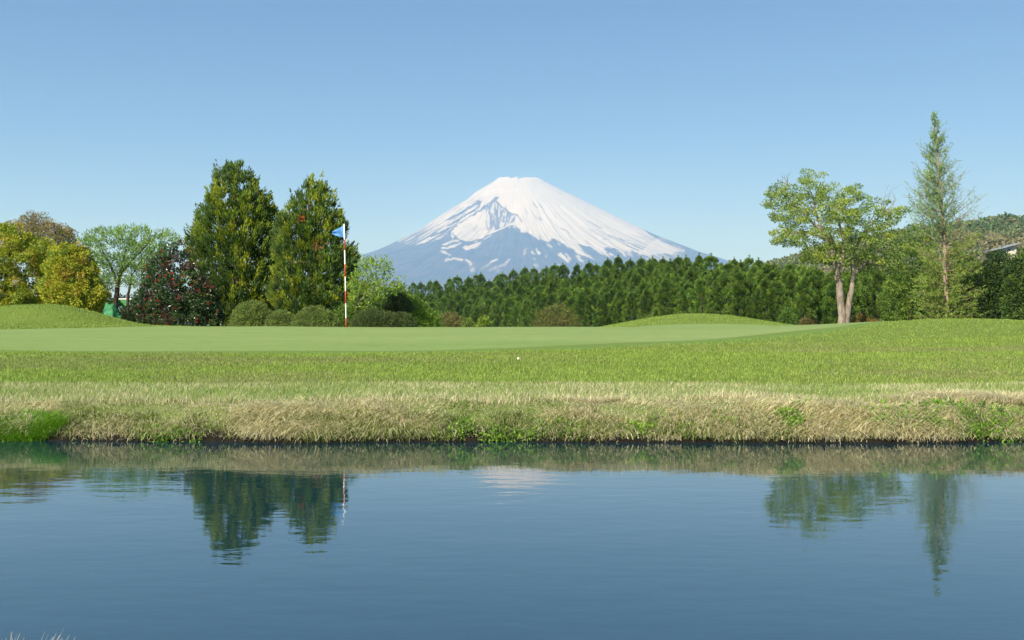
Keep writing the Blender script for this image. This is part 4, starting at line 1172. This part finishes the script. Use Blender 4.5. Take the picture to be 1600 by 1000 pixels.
keep = (X > 1) & (D < front_edge(X) - .75); X, D = X[keep], D[keep]; n = len(X)
P = np.stack([X, D, terrain(X, D) - .004], 1)
c = pal(MID_G, n, rs, .25)
GB.add(*blades(P, rs.uniform(0, 6.28, n), rs.uniform(.1, .8, n), rs.uniform(.02, .045, n), rs.uniform(.009, .016, n), c * .75, c, rs, droop=.5, segs=1))
for (xa, xb, da, db, n) in ((-19, -7.5, 24.4, 31.5, 45000), (1.5, 11, 29.5, 37.0, 36000)):
    X = rs.uniform(xa, xb, n); D = rs.uniform(da, db, n)
    keep = green_mask(X, D) < .3; X, D = X[keep], D[keep]; n = len(X)
    P = np.stack([X, D, terrain(X, D) - .004], 1)
    c = pal(MID_G, n, rs, .28) * (.8 + .4 * fbm(X * 2, D * 2, 669, 3))[:, None]
    GB.add(*blades(P, rs.uniform(0, 6.28, n), rs.uniform(.1, .8, n), rs.uniform(.02, .045, n), rs.uniform(.010, .018, n), c * .75, c, rs, droop=.5, segs=1))
GB.make('rough_grass', 'mown green rough between the bank and the putting green')

# leafy weeds along the waterline
rs = np.random.RandomState(671)
LV = Leaves()
n = 1500
X = np.concatenate([rs.uniform(2.4, 6.0, int(n * .62)), rs.uniform(-6, 3, n - int(n * .62))])
hi = np.where(X > 2.6, .42, .16)
D = 9.44 + hi * rs.uniform(0, 1, n) ** 1.5
keep = fbm(X * 1.7, D * 2, 681, 2) > np.where(X > 2.2, .47, .60); X, D = X[keep], D[keep]
C = np.stack([X, D, terrain(X, D) + rs.uniform(-.06, .06, len(X))], 1)
clump_leaves(LV, C, .06, 20, .03, .018, [[.12, .24, .02], [.09, .19, .02], [.16, .28, .03], [.07, .14, .02]], rs, up=.5, rand=.8)
tag(obj('bank_weeds', LV.mesh('bank_weeds'), M_LEAF), 'leafy green weeds among the grass at the waterline', kind='stuff')

# the bright green clump at the left and dry tussocks
def tussock(name, label, px, D, n, rad, hgt, palette, seed, droop=.5, group=None):
    rs = np.random.RandomState(seed)
    b = ground_at(px, D)
    a = rs.uniform(0, 6.28, n); r_ = rad * np.sqrt(rs.uniform(0, 1, n))
    X, Y = b[0] + r_ * np.cos(a) * 1.5, b[1] + r_ * np.sin(a) * .7
    P = np.stack([X, Y, terrain(X, Y) - .01], 1)
    c = pal(palette, n, rs, .2)
    V, f, cc = blades(P, a + rs.normal(size=n) * .5, rs.uniform(.05, .6, n), hgt * rs.uniform(.6, 1.1, n), rs.uniform(.004, .008, n), c * .75, c, rs, droop=droop, segs=3)
    V = V - b
    o = obj(name, mesh_np(name, V, f, 4, cols=cc), M_GRASS); o.location = [float(v) for v in b]
    tag(o, label, 'grass clump', group)
tussock('grass_clump', 'bright green grass clump at the waterline near the left edge', 42, 9.62, 2600, .22, .20, [[.13, .30, .015], [.10, .25, .015], [.17, .33, .02]], 691, .6)
tussock('dry_tussock', 'dry straw tussock hump standing highest on the right of the bank', 1478, 10.45, 2200, .22, .20, STRAW, 692, .8)
tussock('dry_tussock', 'dry straw tussock at the far right edge of the bank', 1572, 10.15, 2000, .24, .20, STRAW, 693, .8)
tussock('dry_tussock', 'dry straw tussock on the right bank left of the highest one', 1420, 10.3, 1300, .17, .14, STRAW, 694, .8)
tussock('dry_tussock', 'dry straw tussock near the middle of the bank', 925, 10.2, 1300, .18, .14, STRAW, 695, .8)
tussock('near_bank_grass', 'dry pale grass tips on the near bank in the bottom left corner', 10, 2.80, 380, .065, .230, STRAW, 696, .2)

# ------------------------------------------------------------------ haze: the air itself
hm, hnt, hout = mat_new('haze_air')
pv_ = nd(hnt, 'ShaderNodeVolumePrincipled', inp={'Density': HAZE_DENSITY, 'Anisotropy': 0.0})
pv_.inputs['Color'].default_value = HAZE_COLOR
pv_.inputs['Absorption Color'].default_value = (1, 1, 1, 1)
hnt.links.new(pv_.outputs[0], hout.inputs['Volume'])
haze = obj('haze', box_mesh('haze', -17000, 17000, -3200, 35000, -60, 3100), hm)
tag(haze, kind='stuff', label='thin blue haze in the morning air')
